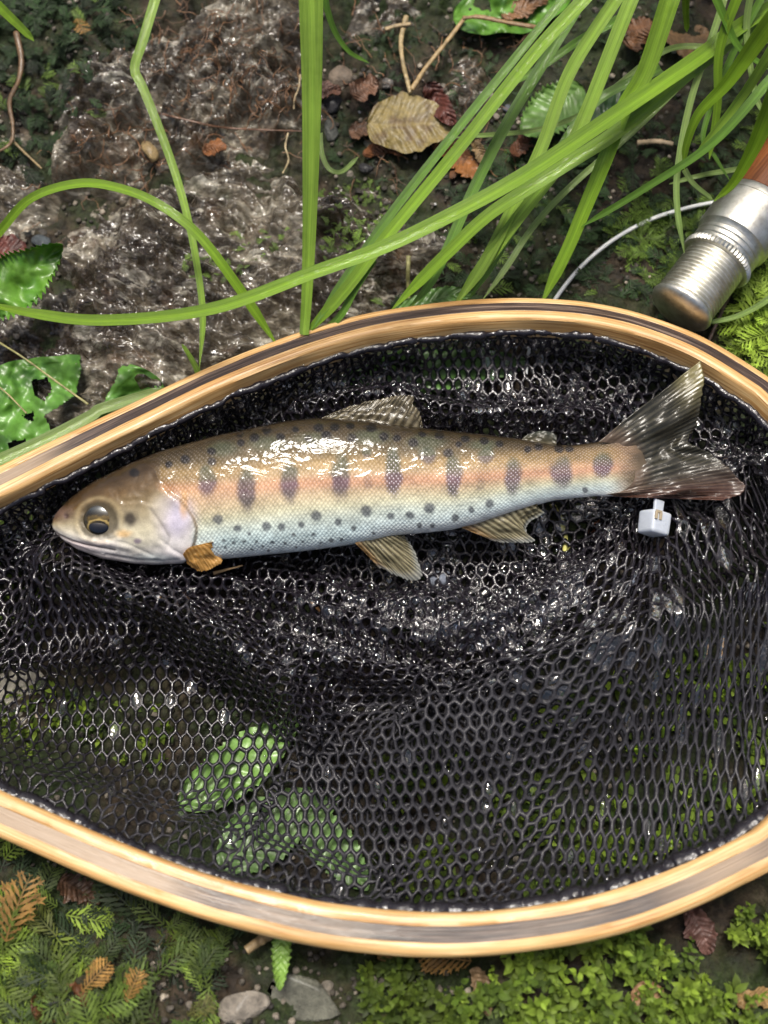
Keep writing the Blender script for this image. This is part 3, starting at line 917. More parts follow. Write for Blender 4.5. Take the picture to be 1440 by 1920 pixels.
def blob(cx, cy, rx, ry, soft=0.35, wob_=1.0):
    r = np.hypot((qx - cx + wobx * wob_) / rx, (qy - cy + woby * wob_) / ry)
    return 1 - sstep(1 - soft, 1 + soft, r)
bodym = (1 - hm[..., 0])
# side stripe, pale blue belly band, tail root
lay(np.exp(-((qy - lat) / 13) ** 2) * bodym * sstep(1200, 1150, qx), (200, 122, 92), 0.34)
lay(np.exp(-((qy - lat + 30) / 12) ** 2) * bodym, (196, 160, 106), 0.22)
lay(np.exp(-((qy - (1020 - 0.05 * (qx - 420))) / 22) ** 2) * sstep(380, 430, qx) * sstep(760, 640, qx), (176, 206, 208), 0.4)
lay(sstep(1130, 1185, qx), (150, 122, 98), 0.7)
lay(sstep(1150, 1205, qx + 14 * fbm(qx * 0.03, qy * 0.09, 3, 23)), (70, 62, 50), 0.9)
# head patches
lay(blob(330, 972, 32, 34, 0.7), (190, 184, 204), 0.85)
lay(blob(300, 960, 18, 26, 0.8), (196, 188, 168), 0.5)
lay(blob(262, 1012, 34, 26, 0.8), (196, 188, 150), 0.45)
lay(blob(345, 945, 8, 22, 0.6), (196, 148, 74), 0.6)
lay(blob(150, 1022, 50, 9, 0.7), (222, 206, 206), 0.7)
lay(blob(232, 1000, 14, 6, 0.8), (220, 176, 110), 0.7)
lay(blob(250, 1038, 60, 14, 0.8), (206, 204, 196), 0.5)
lay(blob(285, 1046, 40, 8, 0.8), (186, 204, 204), 0.5)
lay(np.exp(-(dm / 2.2) ** 2), (70, 56, 52), 0.75)
lay(np.exp(-(dp / 2.6) ** 2) * sstep(1030, 1005, qy), (110, 104, 98), 0.45)
lay(np.exp(-((dsg - 2) / 2.6) ** 2) * sstep(910, 940, qy), (120, 98, 66), 0.7)
lay(blob(124, 968, 5, 5, 0.5, 0.2), (60, 44, 40), 0.85)
lay(blob(112, 965, 22, 12, 0.9), (120, 98, 92), 0.45)
lay(blob(244, 972, 14, 13, 0.6), (44, 38, 34), 0.92)
lay(blob(258, 1014, 7, 5, 0.5, 0.3), (110, 96, 116), 0.8)
lay(1 - sstep(29, 40, de + 4 * fbm(qx * 0.1, qy * 0.1, 2, 27)), (74, 66, 50), 0.85)
lay(np.exp(-((de - 41) / 4) ** 2), (176, 160, 122), 0.3)
# dark bars along the flank
PARR = [(388, 902, 19, 28, .9), (462, 918, 19, 38, 1), (543, 905, 18, 35, 1), (638, 895, 18, 38, 1), (738, 886, 17, 42, 1), (851, 893, 16, 36, 1), (961, 896, 17, 32, 1), (1053, 888, 22, 27, 1), (1131, 874, 19, 23, 1),
        (801, 854, 18, 15, .9), (912, 856, 16, 13, .85), (688, 852, 10, 9, .8), (690, 908, 8, 11, .35), (903, 912, 9, 9, .4), (840, 918, 12, 10, .3)]
for (cx, cy, rx, ry, a) in PARR:
    b_ = blob(cx, cy - 2, rx * 0.92, ry * 1.06, 0.34, 1.7)
    lay(b_ * (qy < cy), (62, 74, 60), 0.82 * a)
    lay(b_ * (qy >= cy), (66, 64, 76), 0.80 * a)
    lay(b_ * np.exp(-((qy - lat) / 14) ** 2), (120, 92, 104), 0.45 * a)
for (cx, cy, rx, ry) in [(504, 833, 34, 14), (587, 826, 34, 14), (695, 821, 36, 13), (799, 829, 34, 13), (905, 834, 26, 9), (420, 842, 26, 13)]:
    lay(blob(cx, cy, rx, ry, 0.6), (66, 74, 54), 0.65)
DSP = [(554, 805), (477, 821), (526, 819), (452, 831), (598, 802), (628, 801), (657, 799), (696, 803), (719, 819), (744, 821), (792, 813), (824, 815), (872, 822), (577, 822), (775, 829), (908, 826), (937, 832), (841, 849), (1048, 841), (1067, 842), (989, 843), (347, 861), (397, 846), (316, 871), (252, 886), (397, 865), (449, 814), (612, 816), (660, 822), (1010, 838), (860, 833), (500, 806)]
for i, (cx, cy) in enumerate(DSP):
    rr = 6.2 + 3.0 * ((i * 37) % 10) / 10
    lay(blob(cx, cy, rr * 1.15, rr, 0.28, 0.5), (14, 10, 8), 0.95)
BSP = [(408, 974, 10), (445, 990, 7), (500, 986, 9), (528, 987, 7), (565, 983, 6.5), (594, 966, 10), (635, 978, 7), (687, 958, 11), (662, 990, 5), (733, 968, 7), (769, 966, 8), (805, 953, 10), (853, 971, 7), (883, 956, 6), (787, 985, 5), (812, 986, 5), (467, 1000, 4), (550, 1002, 4), (589, 1001, 4), (622, 1013, 4), (640, 1011, 4), (420, 1015, 3.6), (437, 1017, 3.5), (457, 1015, 3.6), (481, 1016, 3.5), (510, 1016, 3.8), (535, 1018, 3.4), (568, 1015, 3), (423, 1027, 3), (493, 1025, 3), (504, 1033, 3), (555, 1026, 3), (471, 1031, 3), (918, 945, 8), (1097, 918, 6), (700, 1000, 3.5), (600, 1018, 3)]
for (cx, cy, rr) in BSP:
    lay(blob(cx, cy, rr, rr * 0.94, 0.36, 0.8), (70, 74, 82), 0.82)
# little flecks
mott = fbm(qx * 0.12, qy * 0.14, 3, 18); mot2 = fbm(qx * 0.03, qy * 0.04, 3, 19)
colr = colr * (1 + 0.20 * mott + 0.22 * mot2)[..., None]
scl = bodym * sstep(1205, 1165, qx) * sstep(0.0, 0.06, v)
# lay-out coordinates for the scales (millimetre-like units along and across the body)
girth = np.cumsum(np.r_[0, np.hypot(np.diff(half.mean() * cw), np.diff(tk.mean() * sw))])
gv = np.repeat(np.interp(np.arange(NTH), np.arange(NTH), girth)[None, :], NS, 0)
gv = gv * (0.55 + 0.45 * (half / half.max()))[:, None]
uvw = np.stack([PX / 7.6, gv / 7.6, np.zeros_like(PX)], -1)

m, nt, p = new_mat('trout_skin')
uv = attr(nt, 'scales')
r45 = mapping(nt, uv, (1, 1.1, 1), (0, 0, math.radians(45)))
r45 = mapping(nt, r45, (1.35, 1.35, 1.35))
vor = nd(nt, 'ShaderNodeTexVoronoi', {'Vector': r45, 'Scale': 1.0, 'Randomness': 0.3}, voronoi_dimensions='2D')
dome = vor.outputs['Distance']
sm = attr(nt, 'scaly', 'Fac')
c = attr(nt, 'col')
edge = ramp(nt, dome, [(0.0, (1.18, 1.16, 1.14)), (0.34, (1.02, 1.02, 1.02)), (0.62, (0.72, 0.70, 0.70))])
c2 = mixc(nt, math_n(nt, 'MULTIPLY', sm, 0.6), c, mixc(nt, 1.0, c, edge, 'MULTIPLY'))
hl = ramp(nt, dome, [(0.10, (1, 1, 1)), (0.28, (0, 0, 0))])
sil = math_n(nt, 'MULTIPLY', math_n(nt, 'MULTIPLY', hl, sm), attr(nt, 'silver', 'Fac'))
c2 = mixc(nt, sil, c2, (0.62, 0.56, 0.60))  # silvery scale centres, with white scale highlights painted into the colour
o = objco(nt)
fine = noise(nt, o, 2600, 3, 0.7)
c2 = mixc(nt, 1.0, c2, ramp(nt, fine, [(0.3, (0.86,) * 3), (0.7, (1.14,) * 3)]), 'MULTIPLY')
nt.links.new(c2, p.inputs['Base Color'])
p.inputs['Metallic'].default_value = 0.0
p.inputs['Roughness'].default_value = 0.42
p.inputs['Specular IOR Level'].default_value = 0.15
p.inputs['Subsurface Weight'].default_value = 0.0
p.inputs['Coat Weight'].default_value = 1.0
p.inputs['Coat Roughness'].default_value = 0.03
hgt = math_n(nt, 'MULTIPLY', math_n(nt, 'SUBTRACT', 0.8, dome), sm)
nt.links.new(bump(nt, hgt, 0.0004, 0.6, None), p.inputs['Normal'])
slime = noise(nt, mapping(nt, o, (0.8, 1.5, 1)), 150, 2, 0.5, 1.6)
slime2 = noise(nt, o, 900, 2, 0.5, 0.6)
wet_h = math_n(nt, 'ADD', slime, math_n(nt, 'MULTIPLY', hgt, 0.02))
nt.links.new(bump(nt, wet_h, 0.0009, 0.5), p.inputs['Coat Normal'])
M_SKIN = m
silver = np.zeros_like(qx)
for (cx, cy, rx, ry, a) in PARR[4:9]:
    silver = np.maximum(silver, blob(cx, cy + 6, rx, ry, 0.3) * 0.85)  # white scale highlights painted over the rear flank bars
silver = np.maximum(silver, 0.42 * np.exp(-((qy - lat + 12) / 34) ** 2) * sstep(560, 900, qx))
silver = np.maximum(silver, 0.25 * np.exp(-((qy - lat) / 60) ** 2))
nV = NS * NTH
VV_ = np.vstack([VF.reshape(-1, 3), VF[0].mean(0)[None], VF[-1].mean(0)[None]])
F = [tuple(f) for f in grid_faces(NS, NTH, True)]
F += [(nV, (k + 1) % NTH, k) for k in range(NTH)] + [(nV + 1, (NS - 1) * NTH + k, (NS - 1) * NTH + (k + 1) % NTH) for k in range(NTH)]
ext = lambda a: np.vstack([a.reshape(nV, -1), a[0].reshape(NTH, -1).mean(0)[None], a[-1].reshape(NTH, -1).mean(0)[None]])
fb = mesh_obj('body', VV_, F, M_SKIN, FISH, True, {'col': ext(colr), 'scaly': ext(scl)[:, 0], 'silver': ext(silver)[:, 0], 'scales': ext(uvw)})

def surf_lift(px, py):
    """height of the fish's upper side above its mid plane at a pixel"""
    t = np.interp(px, fx, tp); b = np.interp(px, fx, bt); k = np.interp(px, fx, tk)
    r = np.clip((py - (t + b) / 2) / ((b - t) / 2), -1, 1)
    return k * np.sqrt(np.clip(1 - r * r, 0, 1)) ** exn * MM

# ---- eye
el0 = float(surf_lift(186, 975)) - 0.0016
def dome_mesh(cx, cy, rx, ry, h, base_lift, paint, nr=40, na=72):
    r = np.linspace(0, 1, nr)[:, None]; a = np.linspace(0, 2 * np.pi, na, endpoint=False)[None, :]
    X = cx + rx * r * np.cos(a); Y = cy + ry * r * np.sin(a)
    Z = base_lift + h * np.sqrt(np.clip(1 - (r * 0.98) ** 2, 0, 1)) + 0 * a
    Pt = on_plane(X, Y, FO, FN) + Z[..., None] * FN
    return Pt.reshape(-1, 3), [tuple(f) for f in grid_faces(nr, na, True)], paint(X, Y).reshape(-1, 3)
# compensate the parallax of raised points
def unlift(cx, cy, l):
    q = FP(np.array(float(cx)), np.array(float(cy))) + FN * l
    x, y = to_px(q); return cx - (x - cx), cy - (y - cy)
ex_, ey_ = unlift(186, 975, el0 + 0.003)
def eye_paint(X, Y):
    dx = X - ex_; dy = Y - ey_
    c_ = np.tile(s2l((22, 20, 14)), X.shape + (1,))
    def L(mask, col_, a=1):
        nonlocal c_
        mk = (np.clip(mask, 0, 1) * a)[..., None]; c_ = c_ * (1 - mk) + s2l(col_) * mk
    n_ = fbm(X * 0.16, Y * 0.2, 3, 31)
    L(sstep(-0.1, 0.5, n_) * sstep(2, 8, dy + 14), (92, 76, 34), 0.8)
    L(np.exp(-((dy + 4) / 4) ** 2) * sstep(30, 18, np.abs(dx)), (110, 90, 44), 0.6)
    L(sstep(-8, -18, dy), (40, 44, 44), 0.8)
    L(np.exp(-((dy + 24) / 6) ** 2), (84, 92, 98), 0.6)  # grey-blue sky reflection painted across the upper eye
    L(sstep(23, 31, np.hypot(dx, dy) + 5 * n_), (60, 54, 40), 0.85)
    r_ = np.hypot((dx + 3) / 22, (dy - 14) / 16)
    L(np.exp(-((r_ - 0.93 - 0.10 * n_) / 0.09) ** 2) * sstep(10, -6, dy - 14), (186, 160, 96), 0.85)
    L(np.exp(-((r_ - 0.93) / 0.06) ** 2) * sstep(0, 10, dy - 14), (120, 104, 66), 0.5)
    return c_
V, F, C_ = dome_mesh(ex_, ey_, 33, 29, 0.0019, el0 + 0.0004, eye_paint)
m, nt, p = new_mat('eye_iris')
nt.links.new(attr(nt, 'col'), p.inputs['Base Color'])
p.inputs['Metallic'].default_value = 0.35; p.inputs['Roughness'].default_value = 0.25
p.inputs['Coat Weight'].default_value = 1.0; p.inputs['Coat Roughness'].default_value = 0.01
eye = mesh_obj('eye', V, F, m, FISH, True, {'col': C_})
m, nt, p = new_mat('pupil'); p.inputs['Base Color'].default_value = (0.003, 0.004, 0.008, 1)
p.inputs['Roughness'].default_value = 0.03; p.inputs['Coat Weight'].default_value = 1.0; p.inputs['Coat Roughness'].default_value = 0.0
V, F, C_ = dome_mesh(ex_ - 3, ey_ + 13, 18, 12, 0.0007, el0 + 0.0017, lambda X, Y: np.zeros(X.shape + (3,)), 16, 40)
mesh_obj('pupil', V, F, m, eye)

# ---- fins
def fin_mat(name, membrane, rough=0.25, alpha=0.6):
    m, nt, p = new_mat(name)
    c = attr(nt, 'col')
    nt.links.new(c, p.inputs['Base Color'])
    p.inputs['Roughness'].default_value = rough
    p.inputs['Coat Weight'].default_value = 1.0
    p.inputs['Coat Roughness'].default_value = 0.06
    o = objco(nt)
    nt.links.new(bump(nt, noise(nt, mapping(nt, o, (1, 1.4, 1), (0, 0, 0.7)), 330, 3, 0.5, 1.0), 0.0011, 0.6), p.inputs['Coat Normal'])
    tl = nd(nt, 'ShaderNodeBsdfTranslucent', {'Color': c})
    m1 = nd(nt, 'ShaderNodeMixShader', {0: 0.3, 1: p.outputs[0], 2: tl.outputs[0]})
    tr = nd(nt, 'ShaderNodeBsdfTransparent')
    tr.inputs['Color'].default_value = (*membrane, 1)
    a = attr(nt, 'solid', 'Fac')
    m2 = nd(nt, 'ShaderNodeMixShader', {0: a, 1: tr.outputs[0], 2: m1.outputs[0]})
    nt.links.new(m2.outputs[0], nt.nodes['Material Output'].inputs['Surface'])
    return m
M_FIN = fin_mat('fin_membrane', (0.75, 0.72, 0.62))

def fin(name, basept, outpt, paint, lift0, lift1, nrays, ridge=0.00022, solid=(0.55, 0.9), wave=0.0006, nu=60, nv=96, label=None, seed=0, curl=None):
    b = catmull(np.array(basept, float), nv); e = catmull(np.array(outpt, float), nv)
    u = np.linspace(0, 1, nu)[:, None]
    bowx = b[None, :, 0] + (e - b)[None, :, 0] * u
    bowy = b[None, :, 1] + (e - b)[None, :, 1] * u
    vv = np.linspace(0, 1, nv)[None, :]
    ph = vv * nrays
    split = 1 + sstep(0.45, 0.75, u)                      # rays fork towards the edge
    ray = 0.5 + 0.5 * np.cos(2 * np.pi * ph * 1.0)
    ray2 = 0.5 + 0.5 * np.cos(2 * np.pi * ph * 2.0)
    ray = ray * (2 - split) + ray2 * (split - 1)
    lf = lift0 + (lift1 - lift0) * u + ridge * (ray - 0.5) * sstep(0, 0.15, u) + wave * fbm(u * 3 + seed, vv * 5 + 0 * u, 2, 80 + seed)
    if curl is not None: lf = lf + curl(u, vv)
    Pt = FP(bowx, bowy) + lf[..., None] * FN
    C_ = paint(u + 0 * vv, vv + 0 * u, ray, bowx, bowy)
    sol = solid[0] + (solid[1] - solid[0]) * ray
    sol = np.maximum(sol, 1 - sstep(0.0, 0.18, u) + 0 * vv)
    seg = 0.5 + 0.5 * np.sin(u * 85 + 0 * vv)
    C_ = C_ * (0.88 + 0.2 * seg * ray)[..., None]
    th_ = 0.00028 * (1 - 0.75 * u) + 0 * vv
    Vt = Pt + (th_ / 2)[..., None] * FN; Vb = Pt - (th_ / 2)[..., None] * FN
    n_ = nu * nv
    gf = grid_faces(nu, nv)
    rim = [(i * nv, (i + 1) * nv) for i in range(nu - 1)] + [((nu - 1) * nv + j, (nu - 1) * nv + j + 1) for j in range(nv - 1)] + [((i + 1) * nv + nv - 1, i * nv + nv - 1) for i in range(nu - 2, -1, -1)]
    F = [tuple(f) for f in gf] + [tuple(int(q) + n_ for q in f[::-1]) for f in gf] + [(a, a + n_, c_ + n_, c_) for a, c_ in rim]
    ob = mesh_obj(name, np.vstack([Vt.reshape(-1, 3), Vb.reshape(-1, 3)]), F, M_FIN, FISH, True,
                  {'col': np.tile(C_.reshape(-1, 3), (2, 1)), 'solid': np.tile(np.clip(sol, 0, 1).ravel(), 2)})
    if label: ob['label'] = label
    return ob
def jag(pts, amp, n=70, seed=0):
    q = catmull(np.array(pts, float), n)
    k = RNG.standard_normal(n) * amp; k[0] = k[-1] = 0
    T = frames(q); return q + np.stack([-T[:, 1], T[:, 0]], 1) * k[:, None]
def mixl(a, b, t): return s2l(a) * (1 - t[..., None]) + s2l(b) * t[..., None]
def p_tail(u, vv, ray, X, Y):
    c_ = mixl((40, 40, 34), (92, 88, 74), 0.5 * ray + 0.1)
    c_ = c_ * (1 - 0.5 * sstep(0.6, 1.0, vv)[..., None]) + s2l((112, 62, 50)) * (0.5 * sstep(0.6, 1.0, vv))[..., None]
    k = (sstep(0.30, 0.0, vv) * sstep(0.6, 1.0, u))[..., None]
    c_ = c_ * (1 - 0.7 * k) + s2l((170, 160, 104)) * 0.7 * k
    k = sstep(0.28, 0.0, u)[..., None]
    return c_ * (1 - 0.8 * k) + s2l((120, 100, 84)) * 0.8 * k
fin('tail_fin', [(1119, 829), (1150, 834), (1182, 858), (1190, 880), (1184, 902), (1165, 920), (1119, 930)],
    jag([(1312, 677), (1317, 712), (1312, 762), (1308, 803), (1295, 829), (1334, 849), (1362, 873), (1379, 893), (1394, 911), (1386, 925), (1350, 938)], 0.8),
    p_tail, 0.0010, -0.001, 19, 0.00016, (0.80, 0.97), 0.0032, 90, 150, 'forked dusky tail fin with reddish lower lobe', 3,
    lambda u, vv: 0.003 * u * sstep(0.5, 1.0, vv) + 0.002 * u * sstep(0.4, 0.0, vv))
def p_dor(u, vv, ray, X, Y):
    c_ = mixl((84, 76, 58), (132, 122, 98), ray)
    k = (np.exp(-((u - 0.55) / 0.15) ** 2) * (0.5 + 0.5 * np.sin(vv * 21)))[..., None]
    return c_ * (1 - 0.5 * k) + s2l((34, 30, 28)) * 0.5 * k
fin('dorsal_fin', [(594, 788), (640, 787), (690, 793), (745, 801), (793, 806)], jag([(636, 769), (690, 752), (740, 743), (774, 742), (774, 757), (786, 772), (793, 800)], 1.0),
    p_dor, 0.001, -0.0005, 12, 0.00014, (0.5, 0.85), 0.001, 50, 110, 'folded translucent grey dorsal fin', 1)
def p_adi(u, vv, ray, X, Y): return mixl((92, 84, 58), (70, 74, 66), u)
fin('adipose_fin', [(974, 826), (1000, 829), (1042, 838)], [(988, 815), (1012, 808), (1034, 811), (1043, 819)], p_adi, 0.001, 0.0008, 1, 0.0, (0.85, 0.9), 0.0006, 20, 40)
def p_pel(u, vv, ray, X, Y):
    c_ = mixl((112, 104, 76), (172, 164, 132), ray)
    c_ = c_ * (1 - 0.6 * sstep(0.25, 0.0, vv)[..., None]) + s2l((184, 130, 66)) * (0.5 * sstep(0.25, 0.0, vv))[..., None]
    k = sstep(0.72, 1.0, u)[..., None]
    return c_ * (1 - 0.6 * k) + s2l((176, 184, 188)) * 0.6 * k
fin('pelvic_fin', [(666, 1017), (690, 1010), (716, 1004), (742, 998)], jag([(708, 1062), (740, 1078), (770, 1089), (790, 1085), (789, 1064), (782, 1044), (770, 1020), (758, 1004)], 1.0),
    p_pel, 0.003, -0.0015, 11, 0.00018, (0.5, 0.9), 0.0012, 50, 100, 'amber and grey pelvic fin with pale tip', 5)
fin('anal_fin', [(862, 988), (905, 976), (960, 957), (1006, 944)], jag([(915, 1010), (940, 1017), (975, 1018), (1003, 1015), (988, 997), (995, 979), (1021, 963), (1010, 952)], 0.8),
    p_pel, 0.0015, -0.0015, 12, 0.00018, (0.62, 0.93), 0.001, 50, 110, 'pale olive anal fin with white edge', 7)
def p_pec(u, vv, ray, X, Y):
    return mixl((204, 146, 66), (226, 182, 110), 0.25 + 0.6 * ray)
lp = float(surf_lift(380, 1030)) + 0.0012
fin('pectoral_fin', [(353, 1036), (364, 1024), (384, 1018), (408, 1013)], jag([(355, 1054), (366, 1064), (380, 1070), (396, 1067), (409, 1060), (420, 1052), (418, 1043), (425, 1038), (417, 1026), (412, 1017)], 0.8),
    p_pec, lp + 0.0012, lp - 0.0048, 9, 0.00012, (0.9, 0.99), 0.0008, 44, 90, 'small orange pectoral fin behind the gill cover', 9)

# ================================================================== FISHING ROD BUTT
ROD = empty('fishing_rod')
tag(ROD, 'fishing rod butt with silver threaded reel seat and varnished wooden grip', 'fishing rod')
ra = PZ(np.array(1272.0), np.array(584.0), 0.0185); rb = PZ(np.array(1372.0), np.array(452.0), 0.0215)
RA = (rb - ra) / np.linalg.norm(rb - ra)
ru = np.cross(RA, [0, 0, 1]); ru /= np.linalg.norm(ru); rv = np.cross(ru, RA)
KP = np.linalg.norm(rb - ra) / math.hypot(100, 132)
def lathe(name, prof, mat, k=64, knurl=None, label=None, grain=False):
    prof = np.array(prof, float)
    a = np.linspace(0, 2 * np.pi, k, endpoint=False)
    r = prof[:, 1][:, None] * np.ones(k)[None]
    if knurl: r = r + knurl(prof[:, 0][:, None], a[None])
    V = ra + KP * (prof[:, 0][:, None, None] * RA + r[..., None] * (np.cos(a)[None, :, None] * ru + np.sin(a)[None, :, None] * rv))
    F = [tuple(f) for f in grid_faces(len(prof), k, True)] + [tuple(range(k)), tuple(range((len(prof) - 1) * k, len(prof) * k))[::-1]]
    at = {}
    if grain: at = {'grain': np.stack([np.repeat(prof[:, :1] * KP, k, 1), r * KP * np.cos(a), r * KP * np.sin(a)], -1).reshape(-1, 3)}
    ob = mesh_obj(name, V.reshape(-1, 3), F, mat, ROD, False, at)
    smooth_obj(ob, 35)
    if label: ob['label'] = label
    return ob
m, nt, p = new_mat('nickel_silver')
o = objco(nt)
n1 = noise(nt, o, 260, 5, 0.65); n2 = noise(nt, o, 1500, 3, 0.7)
nt.links.new(ramp(nt, n1, [(0.3, (0.52, 0.50, 0.43)), (0.55, (0.72, 0.71, 0.64)), (0.75, (0.82, 0.81, 0.77))]), p.inputs['Base Color'])
p.inputs['Metallic'].default_value = 1.0
nt.links.new(ramp(nt, n2, [(0.3, (0.32,) * 3), (0.7, (0.50,) * 3)]), p.inputs['Roughness'])
nt.links.new(bump(nt, n2, 0.0002, 0.5), p.inputs['Normal'])
M_METAL = m
M_GRIP = wood_mat('varnished_wood', [(0.3, (0.10, 0.030, 0.010)), (0.5, (0.26, 0.085, 0.024)), (0.65, (0.36, 0.13, 0.036)), (0.8, (0.46, 0.19, 0.06))], rough=0.1)
lathe('end_cap', [(-7, 0.5), (-6.5, 18), (-4.5, 36), (-2, 47), (2, 54), (6, 57.5), (10, 58.5), (14, 57), (16, 53)], M_METAL, label='domed metal cap at the rod butt')
pr = []
for k in range(13):
    s0 = 15 + k * 7.6
    pr += [(s0, 51.0), (s0 + 1.4, 52.6), (s0 + 3.0, 55.2), (s0 + 4.6, 55.4), (s0 + 6.2, 52.8)]
pr += [(114, 51), (118, 51)]
lathe('threaded_barrel', pr, M_METAL)
lathe('locking_ring', [(111, 52), (111.3, 60), (112.5, 63), (116, 64.5), (121, 64.5), (124.5, 63), (125.5, 60.5), (127, 60), (131, 60.8), (133, 59.0), (135, 60.8), (142, 61.0), (144, 59.4), (146, 61), (152, 61.2), (154, 58)], M_METAL, 220,
      lambda s, a: 1.1 * np.sin(a * 55) * ((s > 112) & (s < 125)), label='knurled metal locking ring')
lathe('ferrule', [(152, 52), (152.4, 58), (156, 60), (160, 62), (163, 66), (170, 67.5), (200, 68), (226, 68.5), (230, 68.3), (231, 67), (233, 67), (234, 68.2), (246, 67.6), (249, 65.5), (250, 60)], M_METAL, 96, label='smooth metal collar of the reel seat')
lathe('wooden_grip', [(246, 60), (251, 64.5), (270, 64), (320, 63), (420, 60), (600, 58), (900, 60), (1000, 58), (1006, 50)], M_GRIP, 64, label='varnished reddish brown wooden insert', grain=True)

# ================================================================== WHITE PLASTIC TIE
m, nt, p = new_mat('white_nylon')
p.inputs['Base Color'].default_value = (0.74, 0.76, 0.78, 1); p.inputs['Roughness'].default_value = 0.3
p.inputs['Subsurface Weight'].default_value = 0.4; p.inputs['Subsurface Radius'].default_value = (0.004, 0.004, 0.005); p.inputs['Subsurface Scale'].default_value = 0.5
nt.links.new(bump(nt, noise(nt, objco(nt), 600, 3), 0.0003, 0.4), p.inputs['Normal'])
M_NYLON = m
def strap(pts, wpx, name, label, cat, mat, lift=0.003, thick=0.0007):
    a = catmull(np.array(pts, float), 60)
    c0 = G(a[:, 0], a[:, 1], lift)
    z = np.convolve(np.pad(c0[:, 2], 8, mode='edge'), np.ones(17) / 17, 'valid') + 0.001
    P_ = PZ(a[:, 0], a[:, 1], z)
    T = frames(P_); sd_ = np.cross(T, [0, 0, 1]); sd_ /= np.linalg.norm(sd_, axis=1)[:, None]
    hwid = wpx * MM * 0.5
    V = np.stack([P_ + sd_ * hwid, P_ + sd_ * hwid * 0.7 + [0, 0, thick], P_ - sd_ * hwid * 0.7 + [0, 0, thick], P_ - sd_ * hwid, P_ - [0, 0, thick * 0.3]], 1)
    F = [tuple(f) for f in grid_faces(60, 5, True)] + [(0, 1, 2, 3, 4), (299, 298, 297, 296, 295)]
    ob = mesh_obj(name, V.reshape(-1, 3), F, mat)
    tag(ob, label, cat)
    return ob
strap([(1350, 378), (1290, 390), (1220, 412), (1150, 450), (1090, 500), (1042, 560), (1005, 625), (990, 670), (984, 712)], 9, 'white_cord', 'smooth white plastic cord curving from the rod ferrule under the hoop', 'cord', M_NYLON)
strap([(1212, 713), (1160, 736), (1120, 756), (1092, 772)], 9, 'white_cord', 'short end of white cord showing through the mesh beside the tail fin', 'cord', M_NYLON, 0.002)
# locking head of a cable tie lying on the bag
m, nt, p = new_mat('milky_nylon')
p.inputs['Base Color'].default_value = (0.46, 0.50, 0.56, 1); p.inputs['Roughness'].default_value = 0.28
p.inputs['Subsurface Weight'].default_value = 0.5; p.inputs['Subsurface Radius'].default_value = (0.003, 0.003, 0.004); p.inputs['Subsurface Scale'].default_value = 0.5
nt.links.new(bump(nt, noise(nt, objco(nt), 500, 3), 0.0004, 0.5), p.inputs['Normal'])
M_MILKY = m
TIE = empty('cable_tie')
tag(TIE, 'small translucent white cable tie head lying on the black mesh below the tail', 'cable tie')
tz = 0.0225
tc = PZ(np.array(1226.0), np.array(981.0), tz)
ta = math.radians(-6)
ex1 = np.array([math.cos(ta), math.sin(ta), -0.62]); ex1 /= np.linalg.norm(ex1); ex2 = np.array([0.14, 1.0, 0.12]); ex2 -= ex1 * (ex1 @ ex2); ex2 /= np.linalg.norm(ex2); ex3 = np.cross(ex1, ex2)
def rbox(name, c0, hx, hy, hz, bev, mat, parent):
    import bmesh
    bm = bmesh.new(); bmesh.ops.create_cube(bm, size=2.0)
    for q in bm.verts: q.co = (q.co.x * hx * (1 if q.co.y > 0 else 0.93), q.co.y * hy, q.co.z * hz * (1 if q.co.x > 0 else .9))
    bmesh.ops.bevel(bm, geom=bm.edges[:], offset=bev, segments=3, profile=0.6, affect='EDGES')
    V = np.array([q.co[:] for q in bm.verts]); F = [[q.index for q in f.verts] for f in bm.faces]
    bm.free()
    V = c0 + V[:, :1] * ex1 + V[:, 1:2] * ex2 + V[:, 2:] * ex3
    return mesh_obj(name, V, F, mat, parent)
rbox('head', tc, 0.0038, 0.0037, 0.0040, 0.0012, M_MILKY, TIE)
m, nt, p = new_mat('slot_tan'); p.inputs['Base Color'].default_value = (0.34, 0.28, 0.19, 1); p.inputs['Roughness'].default_value = 0.5  # dull tan of the slot and its pawl
for dx0 in (-0.0030, -0.0012):
    rbox('slot', tc + ex1 * dx0 + ex2 * 0.0016 + ex3 * 0.0039, 0.0005, 0.0012, 0.0003, 0.0001, m, TIE)
rbox('slot', tc + ex1 * -0.0021 + ex2 * 0.0029 + ex3 * 0.0039, 0.0012, 0.0004, 0.0003, 0.0001, m, TIE)
rbox('strap_stub', tc + ex1 * 0.0020 + ex2 * 0.0058 - ex3 * 0.0010, 0.0019, 0.0024, 0.0006, 0.0003, M_MILKY, TIE)

# ================================================================== GRASS
m, nt, p = new_mat('grass_blade')
a = attr(nt, 'leafuv')
sx_ = nd(nt, 'ShaderNodeSeparateXYZ', {0: a})
wv = nd(nt, 'ShaderNodeTexWave', {'Vector': mapping(nt, a, (0, 1, 0)), 'Scale': 2.6, 'Distortion': 0.6}, bands_direction='Y')
c = attr(nt, 'col')
lng = noise(nt, mapping(nt, a, (40, 6, 1)), 1.0, 4, 0.6)
c = mixc(nt, 1.0, c, ramp(nt, lng, [(0.3, (0.72, 0.78, 0.6)), (0.7, (1.2, 1.15, 1.2))]), 'MULTIPLY')
c = mixc(nt, 1.0, c, ramp(nt, wv.outputs['Fac'], [(0.0, (0.80, 0.84, 0.8)), (1.0, (1.14, 1.1, 1.1))]), 'MULTIPLY')
nt.links.new(c, p.inputs['Base Color'])
p.inputs['Roughness'].default_value = 0.36
p.inputs['Coat Weight'].default_value = 1.0
p.inputs['Coat Roughness'].default_value = 0.07
drops = noise(nt, objco(nt), 420, 2, 0.5)
